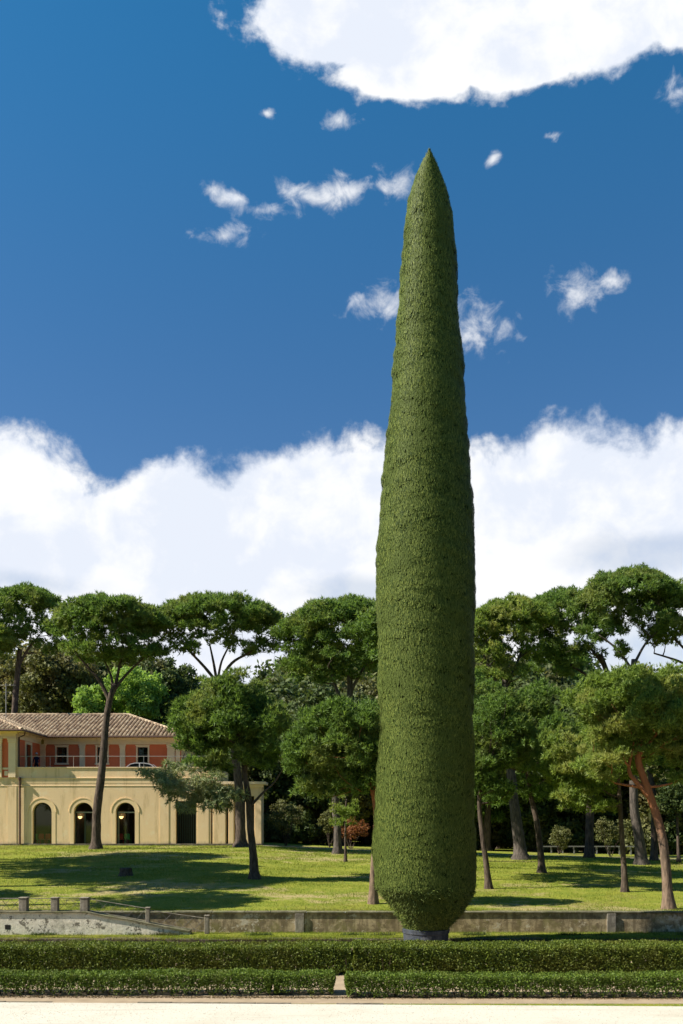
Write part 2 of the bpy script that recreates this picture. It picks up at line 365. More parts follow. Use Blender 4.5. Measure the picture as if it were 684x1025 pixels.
def puffs_dome(c, rx, ry, rz, n, r0, under=0.36):
    """puff centres over an umbrella shaped crown"""
    C, Rr = [], []; n = int(n * PN); r0 = r0 * PR
    for i in range(n):
        if random.random() < under:
            a = random.uniform(0, 2 * math.pi); q = math.sqrt(random.random()) * 0.9
            C.append((c[0] + rx * q * math.cos(a), c[1] + ry * q * math.sin(a), c[2] + rz * random.uniform(-0.55, 0.15))); Rr.append(r0 * random.uniform(0.5, 0.85))
        else:
            # golden spiral over the dome
            f = (i + 0.5) / n; a = i * 2.39996 + random.uniform(-.3, .3); q = math.sqrt(f) * 0.93
            h = math.sqrt(max(0, 1 - q * q))
            C.append((c[0] + rx * q * math.cos(a), c[1] + ry * q * math.sin(a), c[2] + rz * (h * 0.8 + random.uniform(-0.12, 0.1)))); Rr.append(r0 * random.uniform(0.75, 1.25))
    return C, Rr
def puffs_ball(c, rx, ry, rz, n, r0):
    C, Rr = [], []; n = int(n * PN); r0 = r0 * PR
    for i in range(n):
        d = rdirs(1)[0]; q = random.random() ** 0.35
        C.append((c[0] + rx * q * d[0] * .88, c[1] + ry * q * d[1] * .88, c[2] + rz * q * d[2] * .88)); Rr.append(r0 * random.uniform(0.65, 1.3))
    return C, Rr
def curve(a, b, sag=0.15, n=6, wig=0.12):
    a, b = Vector(a), Vector(b); L = (b - a).length; out = []
    off = Vector((random.uniform(-1, 1), random.uniform(-1, 1), 0)) * L * wig
    for i in range(n + 1):
        t = i / n; p = a.lerp(b, t); p.z += -sag * L * math.sin(math.pi * t) * 0.6
        p += off * math.sin(math.pi * t) + Vector((random.uniform(-1, 1), random.uniform(-1, 1), random.uniform(-1, 1))) * L * 0.015
        out.append(p)
    return out
def smooth_path(pts, n=5):
    pts = [Vector(p) for p in pts]; out = []
    for i in range(len(pts) - 1):
        p0, p1, p2, p3 = pts[max(0, i - 1)], pts[i], pts[i + 1], pts[min(len(pts) - 1, i + 2)]
        for k in range(n):
            t = k / n
            out.append(0.5 * ((2 * p1) + (-p0 + p2) * t + (2 * p0 - 5 * p1 + 4 * p2 - p3) * t * t + (-p0 + 3 * p1 - 3 * p2 + p3) * t ** 3))
    out.append(pts[-1]); return out
def trunk_mesh(path, r0, r1, forks, targets, limb=0.35, seg=10):
    """forks: list of extra limb paths (world) with radii; targets: puff centres to reach"""
    mb = MB(); sp = smooth_path(path); n = len(sp)
    rad = [r0 + (r1 - r0) * (i / (n - 1)) ** 0.8 for i in range(n)]
    
    for i_ in range(n):
        h_ = max(0.0, sp[i_].z - sp[0].z - 0.25); rad[i_] *= 1 + 0.65 * math.exp(-h_ / 0.28)
    mb.tube(sp, rad, seg, jit=0.06)
    nodes = [(sp[i], rad[i]) for i in range(int(n * 0.72), n)]
    for pth, ra, rb in forks:
        q = smooth_path(pth); m = len(q); rr = [ra + (rb - ra) * i / (m - 1) for i in range(m)]
        mb.tube(q, rr, 8, jit=0.05); nodes += [(q[i], rr[i]) for i in range(m // 3, m)]
    # branch to targets, nearest first, growing a branching skeleton
    tg = sorted([Vector(t) for t in targets], key=lambda t: min((t - p).length for p, _ in nodes))
    for tp in tg:
        cand = [(((tp - p).length + max(0, p.z - tp.z + 0.3) * 1.5), p, r) for p, r in nodes if r > 0.012]
        _, p, r = min(cand, key=lambda c: c[0])
        L = (tp - p).length
        if L < 0.3: continue
        ra = min(r * 0.75, 0.035 + L * 0.022 * limb / 0.35); q = curve(p, tp, 0.12 if L > 2 else 0.05, 6 if L > 2 else 3)
        m = len(q); rr = [ra + (0.018 - ra) * i / (m - 1) if ra > 0.018 else ra for i in range(m)]
        mb.tube(q, rr, 6, caps=False); nodes += [(q[i], rr[i]) for i in range(1, m)]
    return mb

def tree(name, label, cat, path, r0, r1, lobes, leaf='needle', mtl='pine', bark='bark', group=None, forks=(), L=0.26, Wd=0.07, cover=1.5, frac=0.22, crown_parts=None, **kw):
    """path: world points of the trunk; lobes: (mode, centre, rx, ry, rz, count, puff radius)"""
    base = Vector(path[0]); th = thing(name, base, label, cat, group)
    path = [base - Vector((0, 0, 0.25))] + list(path[1:])
    C, Rr = [], []
    for (mode, c, rx, ry, rz, n, pr) in lobes:
        a, b2 = (puffs_dome if mode == 'dome' else puffs_ball)(c, rx, ry, rz, n, pr); C += a; Rr += b2
    tg = [c for c in C if random.random() < frac]
    trunk_mesh(path, r0, r1, forks, tg).build('trunk', M[bark], th, smooth=True)
    C = np.array(C)
    if leaf == 'needle': np_mesh('crown', needle_puffs(C, Rr, L, Wd, cover, **kw), 3, M[mtl], th)
    else: np_mesh('crown', leaf_puffs(C, Rr, L, Wd, cover), 4, M[mtl], th)
    return th
def copy_tree(o, loc, rz=0, sc=1.0, label=None, group=None):
    c = o.copy(); COL.objects.link(c); c.location = loc; c.rotation_euler = (0, 0, rz); c.scale = sc if hasattr(sc, '__len__') else (sc, sc, sc)
    if label: c['label'] = label
    if group: c['group'] = group
    elif 'group' in c and group is None: pass
    for ch in o.children:
        d = ch.copy(); COL.objects.link(d); d.parent = c
    return c
def ptree(name, label, base_px, trunk_px, lobes_px, r0, r1, d=None, forks_px=(), dy=0.0, **kw):
    """the tree's measured outline, placed at its own distance: points are (column, row[, depth offset])"""
    d = d or hit(*base_px)
    B = at(base_px[0], base_px[1], d); B.z = zt(B.x, B.y)
    def P(p): return at(p[0], p[1], d + (p[2] if len(p) > 2 else 0))
    path = [B] + [P(p) for p in trunk_px]
    k = d / F; lobes = []
    for lb in lobes_px:
        mode, px, py, rx, rz, n, pr = lb[:7]; off = lb[7] if len(lb) > 7 else 0; ry = lb[8] if len(lb) > 8 else rx
        lobes.append((mode, P((px, py, off)), rx * k, ry * k, rz * k, n, pr))
    forks = [([P(p) for p in f], a, b2) for f, a, b2 in forks_px]
    return tree(name, label, 'tree', path, r0, r1, lobes, forks=forks, **kw)
# ------------------------------------------------------------------ garden walls
def wallmat(name, base, dark, moss, white=None, sc=1.0):
    base, dark, moss = [[x * 0.75 for x in q] for q in (base, dark, moss)]; white = [x * 0.75 for x in white] if white else None
    m, t, out = mat(name); b = t.new('ShaderNodeBsdfPrincipled'); tcn = t.new('ShaderNodeTexCoord'); ob = tcn.outputs['Object']
    streak = t.noise(t.mapping(ob, scale=(4.5 * sc, 4.5 * sc, 0.5)), 1.0, 6, 0.7); blot = t.noise(ob, 2.6 * sc, 7, 0.72, 0.3); fine = t.noise(ob, 22, 5, 0.7)
    c = t.mix(t.sstep(blot, 0.40, 0.60), base, dark)
    c = t.mix(t.sstep(streak, 0.45, 0.62, 0, 0.85), c, dark)
    c = t.mix(t.sstep(t.noise(t.mapping(ob, loc=(4, 2, 8)), 1.3, 6, 0.7), 0.52, 0.66, 0, 0.7), c, moss)
    if white: c = t.mix(t.sstep(t.noise(t.mapping(ob, loc=(9, 5, 3)), 1.7 * max(1, sc), 7, 0.78), 0.545 if sc > 2 else 0.56, 0.58 if sc > 2 else 0.60), c, white)
    c = t.mix(t.lin(fine, 0.3, 0.7, 0, 0.35), c, [x * 0.5 for x in base])
    t.put(b.inputs['Base Color'], c); b.inputs['Roughness'].default_value = 0.92; b.inputs['Specular IOR Level'].default_value = 0.15
    bp = t.new('ShaderNodeBump'); bp.inputs['Strength'].default_value = 0.6; bp.inputs['Distance'].default_value = 0.03; t.put(bp.inputs['Height'], t.math('ADD', blot, t.math('MULTIPLY', fine, 0.5))); t.l.new(bp.outputs[0], b.inputs['Normal'])
    t.l.new(b.outputs[0], out.inputs[0]); return m
M['wall'] = wallmat('weathered_plaster_wall', (0.62, 0.49, 0.30), (0.22, 0.165, 0.095), (0.24, 0.22, 0.07), (0.70, 0.62, 0.48))
M['white_wall'] = wallmat('flaking_whitewash', (1.05, 0.98, 0.82), (0.92, 0.84, 0.68), (0.40, 0.37, 0.28), (0.17, 0.15, 0.11), 2.4)
M['stone'] = wallmat('grey_stone', (0.30, 0.26, 0.20), (0.13, 0.11, 0.08), (0.12, 0.13, 0.05))
M['kerbstone'] = wallmat('dark_mossy_stone', (0.20, 0.17, 0.12), (0.07, 0.06, 0.04), (0.10, 0.12, 0.03))
M['coping'] = wallmat('mossy_coping', (0.30, 0.28, 0.18), (0.14, 0.13, 0.08), (0.16, 0.19, 0.05))
M['post'] = wallmat('stone_post', (0.46, 0.41, 0.33), (0.22, 0.19, 0.15), (0.24, 0.22, 0.15))
M['iron'] = plain('old_iron', (0.20, 0.18, 0.16), 0.7, 0.4, var=0.2)
M['dark'] = plain('hole_shade', (0.02, 0.018, 0.015), 0.9)  # near-black paint standing for the shade inside a hole

WY = 33.8
th = thing('retaining_wall', (0, WY, 0.2), 'long low weathered brown plaster wall holding up the lawn, behind the cypress', 'wall')
x = -20.0; wb = MB()
wb.box(-45, 45, WY, WY + 0.3, 0.0, 1.0); wb.build('wall_face', M['wall'], th)
cb = MB(); x = -45
while x < 45:
    L = random.uniform(0.9, 1.5); h = random.uniform(-0.008, 0.012); cb.box(x, x + L - 0.015, WY - 0.05, WY + 0.32, 1.003, 1.06 + h); x += L
cb.build('coping', M['coping'], th, bevel=0.01)
for px in (300, 612):     # shallow buttress strips
    bx = (px - 342) * WY / F; q = MB().box(bx - 0.16, bx + 0.16, WY - 0.07, WY - 0.003, 0.0, 0.99); q.build('buttress', M['post'], th, bevel=0.01)
# kerb of stones in front of the grass strip
th = thing('stone_kerb', (0, 32.3, 0), 'low dark stone kerb edging the narrow grass strip behind the tall hedge', 'kerb')
kb = MB(); x = -30
while x < 30:
    L = random.uniform(0.7, 1.3); kb.box(x, x + L - 0.02, 32.2 + random.uniform(-.01, .01), 32.5, 0, 0.30 + random.uniform(-.03, .01)); x += L
kb.build('kerb_stones', M['kerbstone'], th, bevel=0.015)
g = MB(); xs3 = np.arange(-45, 46, 1.0); vs = []
for x in xs3:
    for yy, zz in ((32.45, 0.30), (33.1, 0.33), (33.83, 0.30)): vs.append((x, yy, zz + 0.012 * math.sin(x * 2.1 + yy * 3)))
g.add(vs, [(3 * i + j, 3 * i + 3 + j, 3 * i + 4 + j, 3 * i + 1 + j) for i in range(len(xs3) - 1) for j in (0, 1)])
tag(g.build('grass_strip', M['lawn'], smooth=True), kind='structure')
# thin flush edging in the gravel
th = thing('stone_edging', (0, 22.4, 0), 'thin flush stone edging between pale gravel and the sandy bed', 'kerb')
kb = MB(); x = -14
while x < 14:
    L = random.uniform(0.8, 1.4)
    ky = 22.40 - 0.03 * x; kb.box(x, x + L - 0.02, ky, ky + .10, -0.05, 0.012 + random.uniform(-.03, .012)); x += L
kb.build('edging_stones', M['stone'], th, bevel=0.008)

# whitewashed wall sloping down to the right, with posts and lattice rail
RY = 33.0
def rx(px): return (px - 342) * RY / F
def rz(py): return CAMH + (HY - py) * RY / F
th = thing('ramp_wall', (rx(60), RY, 0.3), 'flaking whitewashed wall at left sloping down to the right below the posts', 'wall')
prof = [(-60, 914), (88, 914), (100, 917), (130, 922), (160, 928), (190, 933.5)]
pts = [(rx(190), rz(941)), (rx(190), rz(934))] + [(rx(a), rz(b)) for a, b in prof[::-1][1:]] + [(rx(-60), rz(941))]
q = MB(); q.prism_y(pts[::-1], RY, RY + 0.45); q.build('wall_face', M['white_wall'], th)
q = MB()
for (a, b1), (c1, d1) in zip(prof[:-1], prof[1:]):
    q.prism_y([(rx(a), rz(b1) + .003), (rx(c1), rz(d1) + .003), (rx(c1), rz(d1) + 0.05), (rx(a), rz(b1) + 0.05)], RY - 0.05, RY + 0.5)
q.build('coping', M['coping'], th)
q = MB().box(rx(5), rx(10.5), RY - 0.006, RY + 0.02, rz(930.5), rz(926)); q.build('drain_hole', M['dark'], th)  # dark plate on the solid wall, painted as the shade of an opening
posts = [(22, 899, 913.5, 8, 'dark'), (53.5, 899, 913.5, 7, ''), (83.5, 899, 914, 8, ''), (147, 909, 925, 4.2, ''), (206.5, 917, 935, 4.5, '')]
plab = ['short square darkened stone post, leftmost on the whitewashed wall', 'short square stone post, middle of the three thick ones on the whitewashed wall',
        'short square stone post at the right end of the level wall top', 'slim stone post standing halfway down the sloping wall', 'slim stone post at the foot of the slope against the brown wall']
for (px, y0, y1, wd, _), lab in zip(posts, plab):
    yy = RY + 0.2; w2 = wd * RY / F
    o = thing('stone_post', (rx(px), yy, rz(y1)), lab, 'post', 'posts of the sloping wall railing')
    q = MB().box(rx(px) - w2 / 2, rx(px) + w2 / 2, yy - w2 / 2, yy + w2 / 2, rz(y1) - 0.02, rz(y0) - 0.03); q.build('shaft', M['post'], o, bevel=0.015)
    q = MB().box(rx(px) - w2 / 2 - .015, rx(px) + w2 / 2 + .015, yy - w2 / 2 - .015, yy + w2 / 2 + .015, rz(y0) - 0.027, rz(y0) + 0.01); q.build('cap', M['post'], o, bevel=0.01)
def lattice(x0, t0, b0, x1, t1, b1, label):
    """iron rail between two posts: top and bottom bar and crossed wires"""
    yy = RY + 0.2; o = thing('lattice_railing', ((x0 + x1) / 2, yy, min(b0, b1)), label, 'railing', 'iron lattice rails of the sloping wall')
    q = MB(); q.tube([(x0, yy, t0), (x1, yy, t1)], 0.014, 6); q.build('rail', M['post'], o); q = MB(); q.tube([(x0, yy, b0), (x1, yy, b1)], 0.011, 6); q.build('rail', M['post'], o)
    q = MB(); n = max(2, round((x1 - x0) / 0.36))
    for i in range(n):
        a, c = i / n, (i + 1) / n
        L = lambda p, s, e: s + (e - s) * p
        q.tube([(L(a, x0, x1), yy, L(a, b0, b1)), (L(c, x0, x1), yy, L(c, t0, t1))], 0.007, 5); q.tube([(L(a, x0, x1), yy + .01, L(a, t0, t1)), (L(c, x0, x1), yy + .01, L(c, b0, b1))], 0.007, 5)
    q.build('lattice', M['iron'], o)
lattice(rx(-40), rz(900), rz(912), rx(18), rz(900), rz(912), 'iron lattice rail at the left edge, left of the darkened post')
lattice(rx(26), rz(900), rz(912), rx(50), rz(900), rz(912), 'iron lattice rail between the darkened post and the middle post')
lattice(rx(57), rz(899.5), rz(912), rx(79.5), rz(899.5), rz(912), 'iron lattice rail between the middle post and the end post')
lattice(rx(87.5), rz(900.5), rz(912), rx(145), rz(910), rz(923), 'iron lattice rail sloping down from the end post to the first slim post')
lattice(rx(149), rz(912), rz(924), rx(204.5), rz(920), rz(933), 'iron lattice rail on the lower slope between the two slim posts')

# stump on the lawn
d = hit(126, 877); B = at(126, 877, d)
th = thing('tree_stump', B, 'low dark cut tree stump in the lawn shade below the villa', 'tree stump')
q = MB(); seg = 14; q.lathe((B.x, B.y, zt(B.x, B.y) - 0.1), [(0.50, 0), (0.36, 0.12), (0.31, 0.3), (0.30, 0.48)], seg); q.v = [(x + random.uniform(-.03, .03), y + random.uniform(-.03, .03), z) for x, y, z in q.v]
q.build('bark', M['bark'], th, smooth=False)
q = MB(); q.lathe((B.x, B.y, zt(B.x, B.y) + 0.383), [(0.27, 0), (0.26, 0.02)], seg); q.build('cut_face', M['bark_grey'], th)

# ------------------------------------------------------------------ hedges
def hedge(label, x0, x1, y0, y1, zb, zt_, mtl, L, cover, gaps=0.0, seed=1, group='clipped hedges'):
    th = thing('box_hedge', ((x0 + x1) / 2, (y0 + y1) / 2, 0), label, 'hedge', group)
    r = np.random.default_rng(seed); ph = r.uniform(0, 9, 4)
    Wd = L * 0.7
    def surf_x(x): return 0.022 * np.sin(x * 0.9 + ph[0]) + 0.016 * np.sin(x * 2.9 + ph[1]) + 0.012 * np.sin(x * 7.3 + ph[2]) + 0.008 * np.sin(x * 19 + ph[3])
    H = zt_ - zb; Dp = y1 - y0
    def zbot(x): return zb + 0.07 * np.sin(x * 3.7 + ph[2]) * np.sin(x * 9.1 + ph[3]) + 0.05 * np.sin(x * 21 + ph[0])
    P, N = [], []
    for face, area in (('top', (x1 - x0) * Dp), ('front', (x1 - x0) * H), ('back', (x1 - x0) * H * .6), ('e0', Dp * H * 2), ('e1', Dp * H * 2)):
        n = int(area * cover / (0.5 * L * Wd)); x = r.uniform(x0, x1, n); dep = r.exponential(0.045, n); dep = np.minimum(dep, 0.2)
        if face == 'top': y = r.uniform(y0, y1, n); z = zt_ + surf_x(x) + 0.01 * np.sin(y * 9) - dep; nn = np.array([0, 0, 1.])
        elif face == 'front':
            u = r.uniform(0, 1, n) ** 0.85; z = zbot(x) + u * (zt_ - zbot(x)); nn = np.array([0, -1., 0.25])
            bulge = 0.035 * np.sin(x * 4.3 + z * 7 + ph[1]) + 0.02 * np.sin(x * 11 + z * 13); y = y0 + bulge + dep
        elif face == 'back': z = r.uniform(zb, zt_, n); y = y1 - dep; nn = np.array([0, 1., 0.25])
        elif face == 'e0': y = r.uniform(y0, y1, n); z = r.uniform(zb, zt_, n); x = x0 + dep * .8 + 0.03 * np.sin(z * 12); nn = np.array([-1., 0, 0.2])
        else: y = r.uniform(y0, y1, n); z = r.uniform(zb, zt_, n); x = x1 - dep * .8 - 0.03 * np.sin(z * 12); nn = np.array([1., 0, 0.2])
        if gaps and face in ('front', 'back'):
            lowf = (z - zb) / H; keep = r.uniform(0, 1, n) < np.clip(0.6 + lowf * 3 + 0.35 * np.sin(x * 7.7 + ph[2]), 0.15, 1); x, y, z = x[keep], y[keep], z[keep]; n = len(x)
        P.append(np.stack([x, y, z], 1)); N.append(np.tile(nn, (n, 1)))
    P = np.concatenate(P); N = np.concatenate(N)
    # rounded top corners
    dr = unit(N * 0.35 + rdirs(len(P)) * 0.9)
    np_mesh('foliage', leafquads(P, dr, L * rng.uniform(.6, 1.3, len(P)), Wd * rng.uniform(.7, 1.3, len(P)), N, 0.7), 4, M[mtl], th)
    # inner fill: sparser twigs and old leaves
    ni = int((x1 - x0) * Dp * H * (500 if gaps else 900)); p = np.stack([rng.uniform(x0 + .05, x1 - .05, ni), rng.uniform(y0 + .1, y1 - .1, ni), rng.uniform(zb + (.12 if gaps else 0), zt_ - .08, ni)], 1)
    np_mesh('inner_foliage', leafquads(p, rdirs(ni), np.full(ni, L * 2.6), np.full(ni, L * 2.0)), 4, M[mtl], th)
    sb = MB(); x = x0 + 0.1
    while x < x1 - 0.05:
        yb = random.uniform(y0 + .15, y1 - .15)
        for k in range(random.choice((2, 3, 3, 4))):
            tx = x + random.uniform(-.16, .16); ty = yb + random.uniform(-.2, .15)
            sb.tube([(x + random.uniform(-.03, .03), yb, -0.02), ((x + tx) / 2 + random.uniform(-.03, .03), (yb + ty) / 2, zb + 0.05), (tx, ty, zb + H * 0.6)], [0.014, 0.011, 0.006], 5, caps=False)
        x += random.uniform(0.13, 0.3)
    tag(sb.build('stems', M['twig'], th), kind='stuff')
    # litter of fallen leaves at the foot
    return th
def hx(px, d): return (px - 342) * d / F
D1 = 23.45; D2 = 26.4
hedge('low clipped hedge in front at left, running in from the frame edge', hx(-30, D1), hx(271, D1), D1, D1 + 0.75, 0.07, 0.54, 'box', 0.045, 2.0, 1, 1)
hedge('short separate piece of low clipped hedge left of the gap', hx(274, D1), hx(334, D1), D1 + .03, D1 + 0.72, 0.07, 0.52, 'box', 0.045, 2.0, 1, 2)
hedge('low clipped hedge in front at right, from the gap to the frame edge', hx(347, D1), hx(715, D1), D1 - .30, D1 + 0.45, 0.07, 0.53, 'box', 0.045, 2.0, 1, 3)
hedge('taller clipped hedge behind the low one, left of the cypress', hx(-30, D2), hx(352, D2), D2 + .05, D2 + 1.25, 0.04, 0.80, 'box2', 0.05, 1.8, 0, 4)
hedge('taller clipped hedge behind the low one, in front of the cypress pot and onward right', hx(354, D2), hx(715, D2), D2 - .05, D2 + 1.3, 0.04, 0.82, 'box2', 0.05, 1.8, 0, 5)

# ------------------------------------------------------------------ the giant cypress in its pot
CD = 30.5; KX = CD / F
prof_px = [(150, 430, 430), (156, 426.5, 433.5), (165, 421.5, 438), (177, 416, 443), (190, 411.5, 447.5), (205, 407, 451.5), (220, 404, 454.3), (262, 402.6, 457), (306, 398.6, 459.5), (350, 395.5, 463), (400, 390, 467), (435, 387.5, 469),
           (470, 384.5, 470), (520, 379.5, 474), (560, 377.5, 475.7), (600, 376, 476.5), (650, 378.3, 475), (700, 378, 474), (733, 380, 473.6), (768, 378, 473.3), (810, 375, 475), (850, 373, 477.4), (880, 373.5, 477.6), (888, 374.5, 477.4),
           (895, 379, 475.5), (910, 391, 466), (922, 400.5, 455), (931, 405, 448)]
zz_ = np.array([CAMH + (HY - p[0]) * KX for p in prof_px])[::-1]
cc_ = np.array([((p[1] + p[2]) / 2 - 342) * KX for p in prof_px])[::-1]
rr_ = np.array([(p[2] - p[1]) / 2 * KX for p in prof_px])[::-1] - 0.015
rr_ = np.maximum(rr_, 0.01)
CYPN = [(random.uniform(0.5, 1.3), random.choice((1, 2, 3)), random.uniform(0, 6), 0.018) for _ in range(4)] + [(random.uniform(2.2, 5), random.choice((-2, -1, 1, 2, 3)), random.uniform(0, 6), 0.0055) for _ in range(6)] + [(random.uniform(6, 15), random.choice((-5, -3, 2, 4, 7)), random.uniform(0, 6), 0.0055) for _ in range(10)]
def cyp_r(th_, z):
    r = np.interp(z, zz_, rr_)
    k = np.clip(r / 1.0, 0, 1)
    # trimming ledges: uneven horizontal rolls, and slow lumps
    l = 0.0
    for (fz_, fa, ph, amp) in CYPN: l = l + amp * np.sin(fz_ * z + fa * th_ + ph + 1.3 * np.sin(z * 0.61 * fa + ph * 2) + 0.8 * np.sin(th_ * 2 + ph + z * 0.37))
    return r + l * k
base = Vector((float(np.interp(0.8, zz_, cc_)), CD, 0.0))
th = thing('cypress', base, 'huge tall narrow clipped cypress tapering to a point, standing in a round pot', 'tree')
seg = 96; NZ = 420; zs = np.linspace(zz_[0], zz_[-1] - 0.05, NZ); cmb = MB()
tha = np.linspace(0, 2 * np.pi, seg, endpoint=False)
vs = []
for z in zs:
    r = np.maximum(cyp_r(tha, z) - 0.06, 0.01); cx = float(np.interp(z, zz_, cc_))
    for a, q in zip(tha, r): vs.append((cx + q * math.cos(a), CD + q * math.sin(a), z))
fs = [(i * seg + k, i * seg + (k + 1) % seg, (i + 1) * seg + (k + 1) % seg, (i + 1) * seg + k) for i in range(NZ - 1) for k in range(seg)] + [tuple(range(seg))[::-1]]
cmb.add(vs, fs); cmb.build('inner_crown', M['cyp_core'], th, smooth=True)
N = 330000
z = rng.uniform(zz_[0] - 0.02, zz_[-1] - 0.02, N * 2); keep = rng.uniform(0, 1, N * 2) < np.clip(np.interp(z, zz_, rr_) / rr_.max(), 0.08, 1); z = z[keep]; N = len(z)
a = rng.uniform(0, 2 * np.pi, N)
hol = sum(np.sin(f1 * z + f2 * a + ph + 1.5 * np.sin(f3 * z + a * 3)) for f1, f2, ph, f3 in [(9, 5, 0.3, 2), (14, -11, 2, 3), (5, 17, 4, 5), (23, 9, 1, 7), (31, -23, 5, 4)])
keep = (hol < 2.1) | (rng.uniform(0, 1, N) < 0.3); z, a = z[keep], a[keep]; N = len(z); r = cyp_r(a, z) + rng.normal(0, 0.012, N) - 0.02
cx = np.interp(z, zz_, cc_)
p = np.stack([cx + r * np.cos(a), CD + r * np.sin(a), z], 1); nrm = np.stack([np.cos(a), np.sin(a), np.zeros(N)], 1)
lean = np.where(rng.uniform(0, 1, N) < 0.08, rng.uniform(0.2, 0.5, N), rng.uniform(-0.05, 0.12, N)).reshape(-1, 1)
dr = unit(nrm * lean + np.array([0, 0, 1.0]) + np.cross(nrm, [0, 0, 1.0]) * rng.normal(0, 0.28, (N, 1)))
top_ = z > zz_[-1] - 0.6
Ls = rng.uniform(0.05, 0.13, N); Wd = rng.uniform(0.018, 0.038, N); Ls[top_] *= 1.3
low_ = (z < zz_[0] + 1.5) & (rng.uniform(0, 1, N) < 0.25); dr[low_] = unit(nrm[low_] * 0.5 + rdirs(int(low_.sum())) * 0.8 + np.array([0, 0, -0.1])); Ls[low_] *= 1.5
V = tris(p - dr * 0.03, dr, Ls, Wd, nrm, 0.2)
np_mesh('foliage', V, 3, M['cyp'], th)
q = MB().tube([(base.x, CD, 0.3), (base.x, CD, 3.0)], [0.30, 0.2], 12); q.build('trunk', M['bark'], th)
M['pot'] = wallmat('blue_grey_planter', (0.10, 0.115, 0.15), (0.05, 0.06, 0.08), (0.08, 0.085, 0.085), (0.16, 0.17, 0.19))
po = thing('round_planter', (base.x, CD, 0), 'round blue-grey planter tub at the foot of the giant cypress', 'planter')
q = MB(); q.lathe((base.x, CD, 0), [(0.66, -0.02), (0.70, 0.1), (0.735, 0.70), (0.76, 0.72), (0.77, 0.84), (0.74, 0.86), (0.69, 0.86), (0.68, 0.74)], 48, cap=False); q.build('tub', M['pot'], po, smooth=False)
q = MB(); q.lathe((base.x, CD, 0), [(0.67, 0.74), (0.1, 0.78)], 32); q.build('soil', M['bark'], po)
# ------------------------------------------------------------------ the villa
M['plaster'] = plain('ochre_plaster', (1.05, 0.78, 0.46), 0.9, 0.15, var=0.07, vscale=0.9, bump=0.25, bscale=9)
M['cream'] = plain('cream_stone', (1.06, 0.82, 0.54), 0.85, 0.2, var=0.06, vscale=2.0, bump=0.2, bscale=14)
m, t, out = mat('stained_plaster'); b = t.new('ShaderNodeBsdfPrincipled'); tcn = t.new('ShaderNodeTexCoord'); ob = tcn.outputs['Object']
nb = t.noise(ob, 0.7, 7, 0.7, 0.4); ns = t.noise(t.mapping(ob, scale=(2.2, 2.2, 0.35)), 1.0, 6, 0.7)
c = t.mix(nb, (0.82, 0.62, 0.39), (0.75, 0.54, 0.31)); c = t.mix(t.sstep(ns, 0.48, 0.70, 0, 0.6), c, (0.46, 0.33, 0.17)); c = t.mix(t.sstep(t.noise(t.mapping(ob, loc=(7, 1, 3)), 1.2, 6, 0.7), 0.56, 0.66, 0, 0.5), c, (0.80, 0.68, 0.46))
sp = t.new('ShaderNodeSeparateXYZ'); t.put(sp.inputs[0], ob)
c = t.mix(t.math('MULTIPLY', t.sstep(t.math('ADD', sp.outputs[2], t.math('MULTIPLY', ns, 0.7)), 0.75, 0.3), 0.7), c, (0.22, 0.19, 0.13))
t.put(b.inputs['Base Color'], c); b.inputs['Roughness'].default_value = 0.92; b.inputs['Specular IOR Level'].default_value = 0.12
bp = t.new('ShaderNodeBump'); bp.inputs['Strength'].default_value = 0.3; bp.inputs['Distance'].default_value = 0.02; t.put(bp.inputs['Height'], t.noise(ob, 8, 6, 0.7)); t.l.new(bp.outputs[0], b.inputs['Normal'])
t.l.new(b.outputs[0], out.inputs[0]); M['facade'] = m
M['red'] = plain('terracotta_red_plaster', (0.86, 0.22, 0.10), 0.9, 0.15, var=0.09, vscale=1.6, bump=0.2, bscale=12)
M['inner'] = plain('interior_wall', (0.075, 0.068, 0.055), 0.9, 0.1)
M['frame'] = plain('dark_green_joinery', (0.035, 0.06, 0.045), 0.5, 0.4)
M['pale_frame'] = plain('pale_green_joinery', (0.30, 0.34, 0.28), 0.5, 0.4)
M['pipe'] = plain('rusty_downpipe', (0.10, 0.045, 0.03), 0.6, 0.4)
M['rail'] = plain('pale_steel', (0.40, 0.39, 0.36), 0.4, 0.5, metal=0.2)
M['lampglow'] = plain('lit_lamp_shade', (1, 0.75, 0.4), 0.6, emis=(1.0, 0.55, 0.20), es=2.6)
M['chair_red'] = plain('red_plastic', (0.75, 0.04, 0.03), 0.4, 0.5); M['chair_green'] = plain('green_plastic', (0.03, 0.55, 0.16), 0.4, 0.5)
m, t, out = mat('window_glass'); gl = t.new('ShaderNodeBsdfGlossy'); gl.inputs['Roughness'].default_value = 0.03; gl.inputs['Color'].default_value = (0.8, 0.85, 0.85, 1)
tr = t.new('ShaderNodeBsdfTransparent'); tr.inputs[0].default_value = (0.8, 0.84, 0.82, 1); fr = t.new('ShaderNodeFresnel'); fr.inputs[0].default_value = 1.5
mx = t.new('ShaderNodeMixShader'); t.put(mx.inputs[0], fr.outputs[0]); t.l.new(tr.outputs[0], mx.inputs[1]); t.l.new(gl.outputs[0], mx.inputs[2]); t.l.new(mx.outputs[0], out.inputs[0]); M['glass'] = m
m, t, out = mat('roof_tiles'); b = t.new('ShaderNodeBsdfPrincipled'); g_ = t.new('ShaderNodeNewGeometry'); tcn = t.new('ShaderNodeTexCoord')
rp = t.new('ShaderNodeValToRGB'); t.put(rp.inputs[0], g_.outputs['Random Per Island'])
e = rp.color_ramp.elements; e[0].color = (0.20, 0.13, 0.08, 1); e[1].color = (0.52, 0.42, 0.29, 1)
for p_, c_ in ((0.3, (0.34, 0.24, 0.155, 1)), (0.6, (0.45, 0.34, 0.225, 1)), (0.85, (0.37, 0.27, 0.17, 1))): q_ = e.new(p_); q_.color = c_
